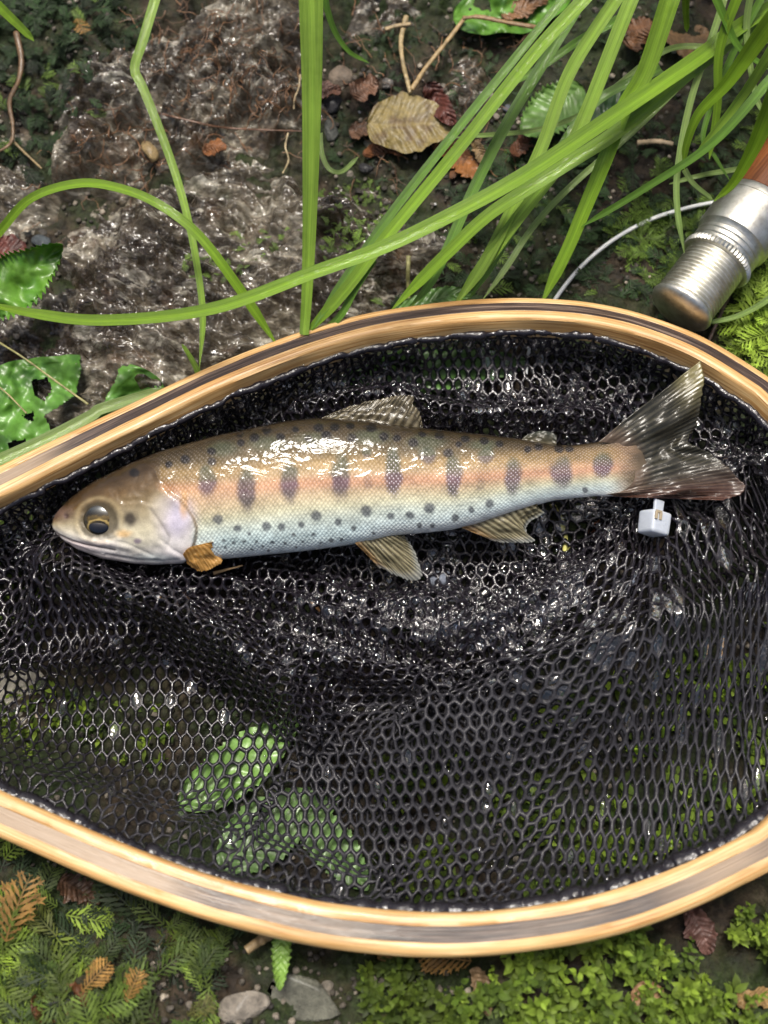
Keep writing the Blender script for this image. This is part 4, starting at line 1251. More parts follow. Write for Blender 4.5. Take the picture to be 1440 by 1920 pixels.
hb = math_n(nt, 'ADD', math_n(nt, 'MULTIPLY', wv.outputs['Fac'], 0.5), drops)
nt.links.new(bump(nt, hb, 0.0004, 0.6), p.inputs['Normal'])
nt.links.new(bump(nt, noise(nt, mapping(nt, a, (160, 2.2, 1)), 1.0, 3, 0.6), 0.0008, 0.6), p.inputs['Coat Normal'])
tl = nd(nt, 'ShaderNodeBsdfTranslucent', {'Color': c})
mx = nd(nt, 'ShaderNodeMixShader', {0: 0.42, 1: p.outputs[0], 2: tl.outputs[0]})
nt.links.new(mx.outputs[0], nt.nodes['Material Output'].inputs['Surface'])
M_GRASS = m
GREEN = [(0.28, 0.48, 0.030), (0.32, 0.51, 0.065), (0.19, 0.39, 0.045), (0.34, 0.49, 0.15)]
def blade(pts, w0, w1, z0, z1, parent=None, green=0, twist=0.0, keel=0.42, taper=True, sag=0.0, mid_w=None, root=None):
    """pts: pixels from the root end to the tip; z runs from z0 to z1"""
    a = catmull(np.array(pts, float), 72)
    t = np.linspace(0, 1, 72)
    z = z0 + (z1 - z0) * t + sag * np.sin(np.pi * t)
    P_ = PZ(a[:, 0], a[:, 1], z)
    g = ground_top(P_[:, 0], P_[:, 1]) + 0.002
    z = np.maximum(z, g); z = np.convolve(np.pad(z, 4, mode='edge'), np.ones(9) / 9, 'valid')
    P_ = PZ(a[:, 0], a[:, 1], z)
    if root is not None:
        # the blade goes on out of the picture, down to where it grows
        b0 = P_[0]; d0 = P_[0] - P_[4]; d0 /= np.linalg.norm(d0)
        rt = np.array(root, float); rt = np.array([rt[0], rt[1], float(terrain(rt[0], rt[1])) - 0.002])
        L = np.linalg.norm(rt - b0)
        u = np.linspace(0, 1, 26)[:-1][:, None]
        cp = b0 + d0 * L * 0.45 + np.array([0, 0, 0.01])
        ext_ = (1 - u) ** 2 * rt + 2 * u * (1 - u) * cp + u ** 2 * b0
        P_ = np.vstack([ext_, P_]); n0 = 25
    else: n0 = 0
    n = len(P_)
    T = frames(P_)
    view = CAM - P_; view /= np.linalg.norm(view, axis=1)[:, None]
    upv = 0.5 * view + 0.5 * np.array([0, 0.25, 0.97])
    sd_ = np.cross(T, upv); sd_ /= np.linalg.norm(sd_, axis=1)[:, None]
    nr = np.cross(sd_, T)
    tw = twist * np.linspace(-1, 1, n) + 0.12 * np.sin(np.linspace(0, 5, n) + w0)
    sd2 = sd_ * np.cos(tw)[:, None] + nr * np.sin(tw)[:, None]; nr2 = np.cross(sd2, T)
    tt = np.r_[np.zeros(n0), np.linspace(0, 1, n - n0)]
    ww = (w0 + (w1 - w0) * tt) * MM * 0.5
    if taper: ww = ww * np.clip((1 - tt) / 0.10, 0.03, 1) ** 0.7
    if n0: ww[:n0] *= np.linspace(0.6, 1, n0)
    js = np.linspace(-1, 1, 7)
    V = P_[:, None, :] + ww[:, None, None] * (js[None, :, None] * sd2[:, None, :] + (keel * np.abs(js) ** 1.3)[None, :, None] * nr2[:, None, :])
    V2 = V - 0.00012 * nr2[:, None, :]
    n_ = n * 7; gf = grid_faces(n, 7)
    F = np.vstack([gf, gf[:, ::-1] + n_])
    c0 = np.array(GREEN[green])
    sh = (0.9 + 0.25 * fbm(np.arange(n) * 0.07, np.arange(n) * 0 + w0 * 3.3, 2, 71))[:, None, None] * np.ones((n, 7, 1))
    midr = np.where(np.abs(js) < 0.2, 1.25, 1.0)[None, :, None]
    Cc = np.clip(c0 * sh * midr, 0, 1).reshape(-1, 3)
    L = np.r_[0, np.cumsum(np.linalg.norm(np.diff(P_, axis=0), axis=1))]
    uvv = np.stack([np.repeat(L[:, None], 7, 1), np.repeat(js[None] * 1.0, n, 0), np.zeros((n, 7))], -1).reshape(-1, 3)
    ob = mesh_obj('blade' if parent else 'grass_blade', np.vstack([V.reshape(-1, 3), V2.reshape(-1, 3)]), F, M_GRASS, parent, True, {'col': np.tile(Cc, (2, 1)), 'leafuv': np.tile(uvv, (2, 1))})
    return ob
T1 = empty('grass_tuft'); tag(T1, 'long arching sedge blades from one node sweeping left across the rock', 'grass', 'grass growing above the net')
blade([(1330, 95), (1295, 120), (1170, 205), (990, 325), (855, 400), (720, 465), (590, 512), (400, 580), (200, 602), (60, 588), (-60, 560)], 32, 20, 0.052, 0.030, T1, 0, 0.15, sag=0.014, root=(0.19, 0.20))
blade([(1335, 105), (1300, 130), (1170, 240), (1040, 325), (920, 402), (840, 475), (790, 525), (735, 580)], 34, 22, 0.048, 0.020, T1, 0, -0.1, sag=0.008, root=(0.19, 0.20))
blade([(1340, 95), (1320, 115), (1195, 240), (1070, 350), (1000, 425), (950, 500), (905, 562)], 15, 12, 0.044, 0.018, T1, 3, 0.2, root=(0.19, 0.20))
blade([(1345, 90), (1250, 95), (1140, 175), (1090, 215), (1000, 245), (850, 258)], 14, 9, 0.040, 0.026, T1, 3, 0.2, root=(0.19, 0.20))
T2 = empty('grass_tuft'); tag(T2, 'fan of straight wet blades slanting down behind the far edge of the hoop', 'grass', 'grass growing above the net')
RT2 = (0.16, 0.33)
blade([(1075, -30), (1055, 0), (860, 240), (740, 392), (660, 505), (585, 618)], 17, 18, 0.060, 0.022, T2, 2, 0.1, root=RT2)
blade([(1120, -30), (1095, 0), (1000, 105), (845, 300), (720, 452), (640, 555), (560, 640)], 27, 24, 0.066, 0.020, T2, 0, -0.12, root=RT2)
blade([(1105, -20), (1080, 20), (960, 215), (890, 350), (835, 475), (800, 540), (768, 578)], 24, 20, 0.054, 0.018, T2, 2, 0.2, root=RT2)
blade([(1175, -30), (1155, 0), (1070, 135), (1015, 280), (945, 425), (905, 500), (860, 566)], 27, 24, 0.062, 0.018, T2, 1, -0.1, root=RT2)
blade([(1205, -30), (1185, 0), (1100, 210), (1055, 300), (970, 410), (915, 485), (850, 575)], 29, 24, 0.066, 0.016, T2, 1, 0.15, root=RT2)
blade([(1268, -30), (1255, 0), (1210, 135), (1170, 205), (1135, 300), (1090, 410), (1060, 480), (1015, 570)], 38, 24, 0.070, 0.016, T2, 0, -0.15, root=RT2)
blade([(1240, 130), (1110, 200), (1010, 350), (930, 480), (880, 560)], 22, 18, 0.040, 0.016, T2, 2, 0.15)
blade([(1175, 30), (1090, 75), (1010, 130), (940, 165)], 20, 14, 0.040, 0.026, T2, 2, 0.1)
T3 = empty('grass_tuft'); tag(T3, 'curving narrow blades hanging over the wooden rod grip', 'grass', 'grass growing above the net')
RT3 = (0.26, 0.24)
blade([(1470, 20), (1440, 52), (1365, 155), (1310, 215), (1286, 275), (1283, 320)], 38, 10, 0.090, 0.040, T3, 0, 0.2, root=RT3)
blade([(1470, 125), (1440, 155), (1335, 270), (1200, 360), (1090, 425)], 20, 12, 0.075, 0.030, T3, 2, 0.2, sag=0.006, root=RT3)
blade([(1465, 150), (1440, 215), (1410, 285), (1375, 345), (1338, 378)], 38, 13, 0.090, 0.050, T3, 0, -0.2, root=RT3)
blade([(1365, -25), (1345, 40), (1295, 190), (1270, 320), (1270, 400), (1283, 475)], 14, 12, 0.060, 0.026, T3, 3, 0.3, root=RT3)
blade([(1390, -25), (1350, 90), (1345, 200), (1330, 298)], 20, 13, 0.070, 0.034, T3, 0, 0.1, root=RT3)
blade([(1440, -25), (1370, 110), (1318, 250), (1340, 295), (1368, 338)], 16, 9, 0.060, 0.030, T3, 2, 0.3, root=RT3)
blade([(1283, 318), (1300, 345), (1336, 374)], 12, 8, 0.036, 0.030, T3, 3, 0.1)
blade([(1470, 300), (1380, 318), (1320, 328), (1255, 345)], 12, 9, 0.034, 0.022, T3, 3, 0.1)
blade([(1410, -25), (1400, 60), (1420, 190), (1455, 220)], 14, 10, 0.060, 0.040, T3, 3, 0.1, root=RT3)
blade([(1290, -25), (1285, 10), (1288, 60)], 18, 10, 0.050, 0.036, T3, 0, 0.1, root=RT3)
blade([(1330, -30), (1360, 40), (1385, 90), (1440, 130)], 18, 12, 0.070, 0.05, T3, 2, 0.2, root=RT3)
blade([(1470, 60), (1400, 170), (1330, 260), (1300, 300)], 22, 12, 0.080, 0.045, T3, 1, 0.2, root=RT3)
def lone(label, *a, **k):
    r_ = empty('single_grass_leaf'); tag(r_, label, 'grass', 'grass growing above the net')
    blade(*a, parent=r_, **k)
lone('broad upright grass blade ending at the far edge of the hoop', [(584, -40), (584, 0), (586, 150), (584, 300), (580, 450), (575, 560), (570, 628)], 46, 18, 0.082, 0.022, green=1, keel=0.5, taper=False, root=(-0.03, 0.33))
lone('kinked grass blade bent sharply over the veined rock', [(310, -60), (292, 0), (268, 80), (253, 130), (268, 165), (300, 245), (330, 330), (352, 410), (368, 490), (380, 590), (374, 690)], 22, 11, 0.050, 0.016, green=1, root=(-0.09, 0.30))
lone('arched grass blade looping over the crinkled rock slab', [(-60, 510), (0, 435), (60, 372), (150, 345), (230, 356), (300, 386), (370, 440), (440, 530), (520, 648)], 17, 20, 0.018, 0.020, green=0, sag=0.026)
lone('kinked grass blade lying on the torn leaf against the hoop', [(-70, 890), (0, 862), (90, 822), (172, 780), (185, 770), (250, 750), (330, 728)], 22, 24, 0.018, 0.012, green=3)
lone('short curved grass blade near the grey pebbles', [(608, -30), (612, 10), (628, 60), (655, 98), (692, 118)], 15, 8, 0.05, 0.030, green=2, root=(-0.02, 0.30))
lone('grass tip poking in over the dark moss corner', [(-60, -40), (0, 15), (35, 48), (64, 77)], 26, 14, 0.055, 0.040, green=0, root=(-0.24, 0.27))
lone('pale curled grass scrap beside the broad upright blade', [(600, 250), (604, 290), (618, 318), (642, 322), (672, 294)], 11, 9, 0.026, 0.024, green=3)
lone('tiny grass shoot by the hoop on the rock slab', [(375, 705), (360, 675), (341, 645)], 13, 7, 0.020, 0.026, green=1)
lone('slanting grass blade beside the broad upright blade', [(700, 488), (665, 545), (640, 590), (608, 622)], 16, 14, 0.030, 0.020, green=2)
lone('faded green blade under the threaded rod butt', [(1470, 540), (1420, 575), (1375, 596), (1322, 606)], 14, 10, 0.012, 0.014, green=3)

# ================================================================== LEAVES
M_LEAF = foliage_mat('leaf_fresh', 0.38, 0.3, coat=0.3, bumpd=0.0003, scale=170)
M_DRY = foliage_mat('leaf_dead', 0.5, 0.12, coat=0.12, bumpd=0.0006, scale=420)
def leaf(pts, hw_px, col_, label, cat='leaf', name='leaf', mat=None, teeth=0, depth=0.12, lift=0.002, tilt=0.0, cup=0.12, zfix=None, n=72, mcol=None, holes=None, power=0.75, crinkle=0.0012, seed=0, group=None, vein=True, wide=0.45, parent=None, nj_=23, ragged=0.0):
    a = catmull(np.array(pts, float), n)
    T = frames(a); Nn = np.stack([-T[:, 1], T[:, 0]], 1)
    t = np.linspace(0.0, 1, n)
    prof = (np.sin(np.pi * t ** (math.log(0.5) / math.log(wide)))) ** power
    prof[0] = max(prof[0], 0.02)
    rg = np.random.default_rng(seed + 3)
    nj = nj_
    js = np.linspace(-1, 1, nj)
    if teeth:
        saw = (t * teeth) % 1.0
        big = 1 - depth * saw
    else: big = 1 + 0.05 * fbm(t * 9, t * 0 + seed, 3, seed)
    irr = 1 + 0.10 * fbm(t * 5, t * 0 + seed * 2.3, 2, 300 + seed)
    wj = np.outer(prof * irr, js)
    edge = np.abs(js) > 0.86
    wj[:, edge] *= big[:, None]
    if ragged:
        for sg_ in (0, 1):
            hlf = (js < 0) if sg_ == 0 else (js >= 0)
            wj[:, hlf] *= (1 + ragged * 2.2 * fbm(t * 4.5 + 3.7 * sg_, t * 0 + seed * 1.7, 4, 330 + seed))[:, None]
    X = a[:, 0][:, None] + Nn[:, 0][:, None] * wj * hw_px
    Y = a[:, 1][:, None] + Nn[:, 1][:, None] * wj * hw_px
    if zfix is None:
        q = G(a[:, 0], a[:, 1], 0.0); z0 = np.percentile(q[:, 2], 80) + lift
    else: z0 = zfix
    hm_ = hw_px * MM
    vr = np.abs(np.sin((t[:, None] * 9 - np.abs(js)[None] * 1.6) * np.pi))
    Z = z0 + cup * hm_ * (np.abs(js)[None] ** 1.5) + crinkle * fbm(X * 0.02 + seed, Y * 0.02, 3, 200 + seed) * 2 + tilt * hm_ * js[None] + (0.0005 * (vr - 0.5) if vein else 0) - 0.10 * hm_ * np.sin(np.pi * t)[:, None]
    Pt = PZ(X, Y, Z)
    c0 = np.asarray(col_, float)
    C_ = np.tile(c0, X.shape + (1,))
    if mcol is not None:
        k = sstep(-0.1, 0.45, fbm(X * 0.035 + seed, Y * 0.035, 4, 400 + seed))[..., None]
        C_ = C_ * (1 - k) + np.asarray(mcol) * k
    if vein:
        k = np.clip(np.exp(-(js / 0.05) ** 2)[None] + 0.5 * (vr < 0.14), 0, 1)[..., None] * 0.45
        C_ = C_ * (1 - k) + np.clip(c0 * 1.5 + 0.02, 0, 1) * k
    gf = grid_faces(n, nj)
    if holes:
        cxp = X.ravel()[gf].mean(1); cyp = Y.ravel()[gf].mean(1)
        keep = np.ones(len(gf), bool)
        for h in holes: keep &= ~inside(cxp + 3 * fbm(cxp * 0.08, cyp * 0.08, 2, 9), cyp + 3 * fbm(cxp * 0.08, cyp * 0.08, 2, 19), h)
        gf = gf[keep]
    V = Pt.reshape(-1, 3)
    nn_ = len(V)
    # a second skin below gives the blade its thickness
    F = np.vstack([gf, gf[:, ::-1] + nn_])
    V = np.vstack([V, V - [0, 0, 0.00022]])
    ob = mesh_obj(name, V, F, mat or M_LEAF, parent, True, {'col': np.tile(np.clip(C_, 0, 1).reshape(-1, 3), (2, 1))})
    if label: tag(ob, label, cat, group)
    return ob
leaf([(-110, 600), (-40, 560), (40, 520), (118, 458)], 62, (0.13, 0.30, 0.03), 'sharply toothed fresh green leaf curling over the rock slab', teeth=26, depth=0.22, zfix=0.026, tilt=-0.35, cup=0.25, mcol=(0.08, 0.22, 0.02), n=130, wide=0.5, seed=1)
leaf([(-110, 815), (0, 790), (110, 765), (210, 742), (308, 726)], 104, (0.12, 0.29, 0.045), 'large torn glossy green leaf with holes beside the hoop', zfix=0.012, cup=0.10, mcol=(0.06, 0.17, 0.025), n=150, wide=0.40, power=0.55, seed=2, crinkle=0.0022, nj_=81,
     holes=[[(150, 640), (215, 640), (222, 700), (200, 745), (196, 775), (150, 800), (100, 815), (82, 780), (108, 762), (140, 742), (150, 700)], [(58, 712), (92, 708), (96, 735), (84, 752), (62, 742)], [(14, 832), (50, 822), (48, 846), (20, 852)], [(40, 780), (60, 772), (66, 790)]])
leaf([(1092, 160), (1050, 195), (1010, 225), (978, 250)], 50, (0.16, 0.30, 0.07), 'matt pale green toothed leaf lying among dead leaves', teeth=15, depth=0.2, lift=0.004, mcol=(0.12, 0.24, 0.05), power=0.6, seed=3)
leaf([(688, 232), (740, 235), (800, 232), (848, 240)], 56, (0.20, 0.15, 0.045), 'big wet yellow-brown dead leaf with dark blotches', mat=M_DRY, lift=0.007, mcol=(0.11, 0.07, 0.028), power=0.5, seed=4, crinkle=0.0009, cup=0.03, ragged=0.12, tilt=-0.1)
leaf([(850, 35), (920, 22), (990, 15), (1070, -10)], 44, (0.13, 0.30, 0.04), 'crinkled bright green leaf lying behind the straw stalk', lift=0.004, mcol=(0.07, 0.19, 0.03), power=0.45, seed=5, crinkle=0.003)
leaf([(735, 585), (790, 570), (840, 555), (895, 550)], 22, (0.09, 0.20, 0.035), 'small toothed leaf tucked against the far edge of the hoop', teeth=14, depth=0.15, zfix=0.012, seed=6)
leaf([(1085, 240), (1130, 210), (1170, 190), (1205, 165)], 36, (0.030, 0.085, 0.018), 'dark green leaf in the shade of the slanting blades', lift=0.003, seed=7)
leaf([(630, 720), (740, 700), (860, 690), (995, 680)], 44, (0.085, 0.20, 0.04), 'dark green leaf seen through the mesh above the dorsal fin', zfix=-0.0010, power=0.6, teeth=20, depth=0.1, seed=8)
leaf([(335, 1512), (410, 1465), (480, 1410), (560, 1350)], 56, (0.20, 0.37, 0.09), 'bright green leaf under the mesh pointing up to the long fold', zfix=-0.0010, teeth=16, depth=0.12, seed=9, power=0.65, crinkle=0.001, group='leaves under the bag')
leaf([(415, 1640), (470, 1580), (540, 1530), (640, 1490)], 62, (0.22, 0.38, 0.13), 'bright green leaf under the mesh close to the near edge of the hoop', zfix=-0.0004, teeth=18, depth=0.12, seed=10, power=0.6, crinkle=0.001, group='leaves under the bag')
leaf([(560, 1520), (610, 1570), (650, 1620), (690, 1670)], 48, (0.22, 0.38, 0.13), 'drooping bright green leaf under the mesh touching the near binding', zfix=0.0002, teeth=18, depth=0.15, seed=11, power=0.65, crinkle=0.001, group='leaves under the bag')
leaf([(530, 1740), (527, 1790), (524, 1858)], 20, (0.22, 0.38, 0.07), 'narrow saw-edged green leaflet hanging by the grey slab', teeth=9, depth=0.35, lift=0.010, seed=12, wide=0.35, power=0.5)
DEAD = [([(1180, 90), (1200, 60), (1225, 40)], 30, (0.17, 0.075, 0.03), 'curled rust brown dead leaf between slanting blades'),
        ([(1250, 60), (1290, 72), (1330, 60)], 30, (0.22, 0.13, 0.06), 'flat tan dead leaf at the grass node'),
        ([(800, 155), (825, 190), (850, 235)], 22, (0.10, 0.028, 0.020), 'dark red dead leaf tucked beside the yellow-brown leaf'),
        ([(815, 268), (860, 290), (905, 335)], 24, (0.24, 0.095, 0.025), 'orange-brown dead leaf strip below the yellow-brown leaf'),
        ([(380, 285), (400, 275), (425, 278)], 14, (0.22, 0.085, 0.028), 'small orange leaf scrap on the veined rock'),
        ([(660, 180), (680, 165), (710, 150)], 20, (0.15, 0.075, 0.045), 'brown leaf scrap by the grey pebbles'),
        ([(655, 250), (685, 240), (715, 252)], 18, (0.16, 0.085, 0.05), 'pale brown leaf scrap below the grey pebbles'),
        ([(680, 290), (720, 275), (755, 290)], 14, (0.20, 0.08, 0.035), 'reddish leaf strip under the yellow-brown leaf'),
        ([(960, 290), (980, 270), (1000, 250)], 17, (0.12, 0.045, 0.02), 'dark brown leaf scrap by the pale toothed leaf'),
        ([(890, 262), (900, 285), (912, 310)], 12, (0.30, 0.20, 0.10), 'yellowish leaf scrap between two slanting blades'),
        ([(-30, 470), (10, 475), (50, 490)], 30, (0.12, 0.030, 0.022), 'dark red dead leaf behind the sharply toothed leaf'),
        ([(1190, 1850), (1215, 1870), (1245, 1885)], 26, (0.34, 0.20, 0.11), 'curled tan dead leaf sitting on bright moss'),
        ([(885, 1815), (905, 1860), (918, 1905)], 20, (0.26, 0.17, 0.10), 'long pale brown dead leaf between moss shoots'),
        ([(1290, 1700), (1315, 1740), (1330, 1790)], 28, (0.14, 0.07, 0.06), 'purplish brown dead leaf between moss shoots by the hoop'),
        ([(60, 1900), (110, 1880), (170, 1890)], 34, (0.13, 0.05, 0.02), 'dark rust dead leaf under the fern moss'),
        ([(110, 1650), (150, 1670), (190, 1690)], 30, (0.08, 0.04, 0.022), 'dark brown dead leaf under the hoop beside fern moss'),
        ([(1100, 990), (1125, 1000), (1150, 1015)], 22, (0.24, 0.08, 0.035), 'rust brown leaf scrap glimpsed through the mesh'),
        ([(1380, 1880), (1410, 1870), (1450, 1880)], 22, (0.30, 0.19, 0.08), 'tan leaf in bright moss below the hoop'),
        ([(940, 30), (990, 12), (1030, -5)], 16, (0.20, 0.10, 0.045), 'brown leaf strip by the crinkled green leaf'),
        ([(845, 335), (860, 310), (880, 280)], 9, (0.16, 0.07, 0.03), 'thin brown leaf curl under the slanting blades'),
        ([(590, 180), (610, 165), (640, 172)], 15, (0.13, 0.06, 0.04), 'brown leaf scrap behind the broad upright blade')]
for i, (pts, hw_, c_, lb) in enumerate(DEAD):
    zf = -0.001 if 'through the mesh' in lb else None
    leaf(pts, hw_, c_, lb, mat=M_DRY, lift=0.003 if zf is None else 0, zfix=zf, cup=0.10, power=0.42, seed=30 + i, mcol=np.array(c_) * 0.5, n=60, crinkle=0.0026, ragged=0.32, tilt=0.25 * math.sin(i * 2.3), teeth=7 if i % 3 == 0 else 0, depth=0.2, name='dead_leaf', group='dead leaves on the ground')

# ================================================================== STALKS, STICKS, ROOTS
M_STRAW = foliage_mat('straw', 0.5, 0.05, bumpd=0.0004, scale=500)
M_ROOT = foliage_mat('root', 0.45, 0.0, coat=0.3, bumpd=0.0005, scale=700)
def stalk(pts, w0, w1, col_, label, cat, name, lift=0.002, mat=None, squash=0.6, group=None, lump=0.12, seed=0, n=60):
    a = catmull(np.array(pts, float), n)
    q = G(a[:, 0], a[:, 1], lift)
    z = np.convolve(np.pad(q[:, 2], 6, mode='edge'), np.ones(13) / 13, 'valid')
    P_ = PZ(a[:, 0], a[:, 1], z)
    r = np.linspace(w0, w1, n) * MM * 0.5 * (1 + lump * fbm(np.arange(n) * 0.3, np.zeros(n) + seed, 3, 500 + seed) * 2)
    V, F = tube(P_, r, 7, squash=squash)
    sh = 1 + 0.35 * fbm(V[:, 0] * 500, V[:, 1] * 500, 2, seed)
    ob = mesh_obj(name, V, F, mat or M_STRAW, None, True, {'col': np.asarray(col_) * sh[:, None]})
    tag(ob, label, cat, group)
stalk([(762, 30), (752, 75), (756, 120), (770, 175)], 12, 9, (0.36, 0.27, 0.14), 'upright dry straw stalk beside the bent straw', 'straw', 'straw_stalk', 0.006)
stalk([(772, 168), (800, 125), (840, 75), (872, 33)], 11, 10, (0.33, 0.23, 0.11), 'slanting dry straw stalk meeting the upright straw', 'straw', 'straw_stalk', 0.008, seed=1)
stalk([(868, 34), (900, 32), (950, 42), (1012, 52)], 10, 12, (0.24, 0.15, 0.07), 'brown straw stalk lying over the crinkled green leaf', 'straw', 'straw_stalk', 0.012, seed=2)
stalk([(722, 55), (745, 48), (770, 45)], 10, 9, (0.34, 0.25, 0.14), 'short straw scrap lying across the upright straw', 'straw', 'straw_stalk', 0.007, seed=3)
stalk([(462, 1782), (490, 1762), (535, 1738), (570, 1720)], 15, 20, (0.30, 0.21, 0.11), 'pale broken stick poking out from under the hoop', 'stick', 'stick', 0.012, seed=4, squash=0.8)
stalk([(30, 60), (40, 110), (35, 150), (18, 190), (24, 235), (20, 268), (-10, 288)], 14, 7, (0.13, 0.075, 0.035), 'brown hanging root stalk forking on the mossy rock', 'root', 'root_stalk', 0.006, M_ROOT, seed=5)
stalk([(22, 262), (45, 285), (78, 316)], 7, 4, (0.24, 0.17, 0.08), 'pale thin root branch below the hanging root stalk', 'root', 'root_stalk', 0.005, M_ROOT, seed=6)
stalk([(540, 250), (535, 275), (541, 300), (530, 325)], 4, 3, (0.42, 0.33, 0.19), 'pale wriggling rootlet on the rock slab', 'root', 'rootlet', 0.003, M_ROOT, seed=7, lump=0.3)
stalk([(297, 212), (350, 225), (410, 238), (480, 243), (570, 246)], 6, 4, (0.12, 0.06, 0.035), 'thin straight brown root across the veined rock', 'root', 'rootlet', 0.003, M_ROOT, seed=8)
stalk([(563, 140), (560, 165), (552, 185), (551, 205)], 5, 4, (0.36, 0.28, 0.17), 'pale crooked rootlet by the broad upright blade', 'root', 'rootlet', 0.003, M_ROOT, seed=9)
stalk([(1035, 945), (1052, 975), (1060, 1010), (1058, 1062)], 11, 10, (0.48, 0.46, 0.14), 'yellow stem lying under the mesh below the anal fin', 'stem', 'yellow_stem', 0.002, seed=10)
stalk([(1375, 530), (1360, 570), (1332, 632), (1318, 665)], 9, 8, (0.14, 0.09, 0.075), 'reddish brown twig under the rod butt beside the hoop', 'twig', 'twig', 0.004, M_ROOT, seed=11)
stalk([(-30, 625), (40, 668), (105, 715), (165, 758)], 4, 5, (0.26, 0.24, 0.10), 'thin dry stem lying over the torn leaf', 'stem', 'dry_stalk', 0.014, seed=12)
stalk([(-30, 705), (10, 735), (50, 775)], 3, 3, (0.30, 0.24, 0.12), 'fine dry stem lying on the torn leaf edge', 'stem', 'dry_stalk', 0.014, seed=13)
stalk([(1195, 268), (1230, 265), (1262, 270)], 14, 11, (0.44, 0.33, 0.22), 'pale wood chip lying on dark moss', 'wood chip', 'wood_chip', 0.003, seed=14)
stalk([(766, 480), (765, 520), (766, 560)], 9, 8, (0.36, 0.34, 0.14), 'short yellowish stem standing behind the hoop', 'stem', 'dry_stalk', 0.006, seed=15)
stalk([(575, 1125), (590, 1135), (600, 1146)], 7, 5, (0.34, 0.17, 0.06), 'tiny orange bark flake on the wet mesh', 'bark flake', 'bark_flake', 0.012, seed=16)
stalk([(400, 1075), (425, 1068), (455, 1060)], 7, 3, (0.36, 0.24, 0.12), 'thin tan plant scrap on the mesh behind the pectoral fin', 'plant scrap', 'plant_scrap', 0.014, seed=17)
# fine rootlets matted over the rock: nobody could count them
acc = Acc()
rg = np.random.default_rng(3)
for i in range(420):
    if i < 300:
        cx, cy = rg.choice([(390, 140), (470, 230), (260, 260), (330, 60), (520, 140), (180, 330), (440, 60)]) + rg.normal(0, 55, 2)
    else:
        cx, cy = rg.uniform(640, 1000), rg.uniform(20, 340)
    L = rg.uniform(25, 80); an = rg.uniform(0, 2 * np.pi)
    k = 9; pts = [(cx, cy)]
    for s in range(k - 1):
        an += rg.normal(0, 0.45); pts.append((pts[-1][0] + L / k * math.cos(an), pts[-1][1] + L / k * math.sin(an)))
    pts = np.array(pts)
    q = G(pts[:, 0], pts[:, 1], 0.0022)
    r = np.linspace(1.0, 0.4, k) * rg.uniform(0.7, 1.9) * MM
    V, F = tube(q, r, 4, caps=False)
    acc.add(V, F, np.array([0.11, 0.055, 0.026]) * rg.uniform(0.5, 2.4))
ro = acc.build('root_fibres', M_ROOT); tag(ro, 'matted fine brown root fibres over rock and soil', 'roots', None, 'stuff')

# ================================================================== STONES
m, nt, p = new_mat('pebble')
o = objco(nt)
n1 = noise(nt, o, 300, 5, 0.65)
c = mixc(nt, 1.0, attr(nt, 'col'), ramp(nt, n1, [(0.3, (0.55,) * 3), (0.7, (1.35,) * 3)]), 'MULTIPLY')
nt.links.new(c, p.inputs['Base Color']); p.inputs['Roughness'].default_value = 0.5
p.inputs['Coat Weight'].default_value = 0.12; p.inputs['Coat Roughness'].default_value = 0.15
nt.links.new(bump(nt, noise(nt, o, 900, 4, 0.65), 0.0016, 0.9), p.inputs['Normal'])
M_PEB = m
def pebble_shape(seed, sub=3, ang=0.0):
    import bmesh
    bm = bmesh.new(); bmesh.ops.create_icosphere(bm, subdivisions=sub, radius=1.0)
    V = np.array([q.co[:] for q in bm.verts]); F = [[q.index for q in f.verts] for f in bm.faces]; bm.free()
    d = 0.22 * fbm(V[:, 0] * 1.3 + seed, V[:, 1] * 1.3 + V[:, 2] * 0.9, 3, 600 + seed)
    V = V * (1 + d)[:, None]
    rg_ = np.random.default_rng(seed)
    for k in range(4 + int(ang * 6)):                      # flat facets
        nrm_ = rg_.normal(0, 1, 3); nrm_ /= np.linalg.norm(nrm_); lim = rg_.uniform(0.5, 0.8)
        s_ = V @ nrm_; over = np.maximum(s_ - lim, 0); V = V - over[:, None] * nrm_ * 0.9
    if ang > 1.2: V[:, 2] = np.clip(V[:, 2], -0.5, 0.30 + 0.10 * V[:, 0])
    return V, F
def pebble(cx, cy, rx, ry, col_, label, cat='pebble', name='pebble', rot=0.0, seed=0, zs=0.6, group=None, ang=0.0, zfix=None):
    V, F = pebble_shape(seed, 3, ang)
    c0 = G(np.array(float(cx)), np.array(float(cy))) if zfix is None else PZ(np.array(float(cx)), np.array(float(cy)), zfix)
    ca, sa = math.cos(rot), math.sin(rot)
    x = V[:, 0] * rx * MM * 1.08; y = V[:, 1] * ry * MM * 1.15
    W = np.stack([x * ca - y * sa, x * sa + y * ca, V[:, 2] * zs * min(rx, ry) * MM * 1.1], 1) + c0 + [0, 0, 0.25 * zs * min(rx, ry) * MM]
    sh = 1 + 0.3 * fbm(V[:, 0] * 2 + seed, V[:, 1] * 2, 3, seed)
    ob = mesh_obj(name, W, F, M_PEB, None, True, {'col': np.asarray(col_) * sh[:, None]})
    tag(ob, label, cat, group)
pebble(281, 285, 17, 25, (0.38, 0.27, 0.12), 'tan angular stone wedged beside the kinked blade', 'stone', 'stone', 0.3, 1, 0.8, ang=0.6)
pebble(621, 243, 16, 35, (0.075, 0.08, 0.07), 'long flat dark grey pebble beside the broad upright blade', rot=0.12, seed=2)
pebble(626, 196, 24, 20, (0.022, 0.022, 0.026), 'glossy black pebble above the long grey pebble', rot=0.4, seed=3)
pebble(725, 158, 15, 12, (0.13, 0.12, 0.11), 'rounded grey pebble beside dry straw', seed=4)
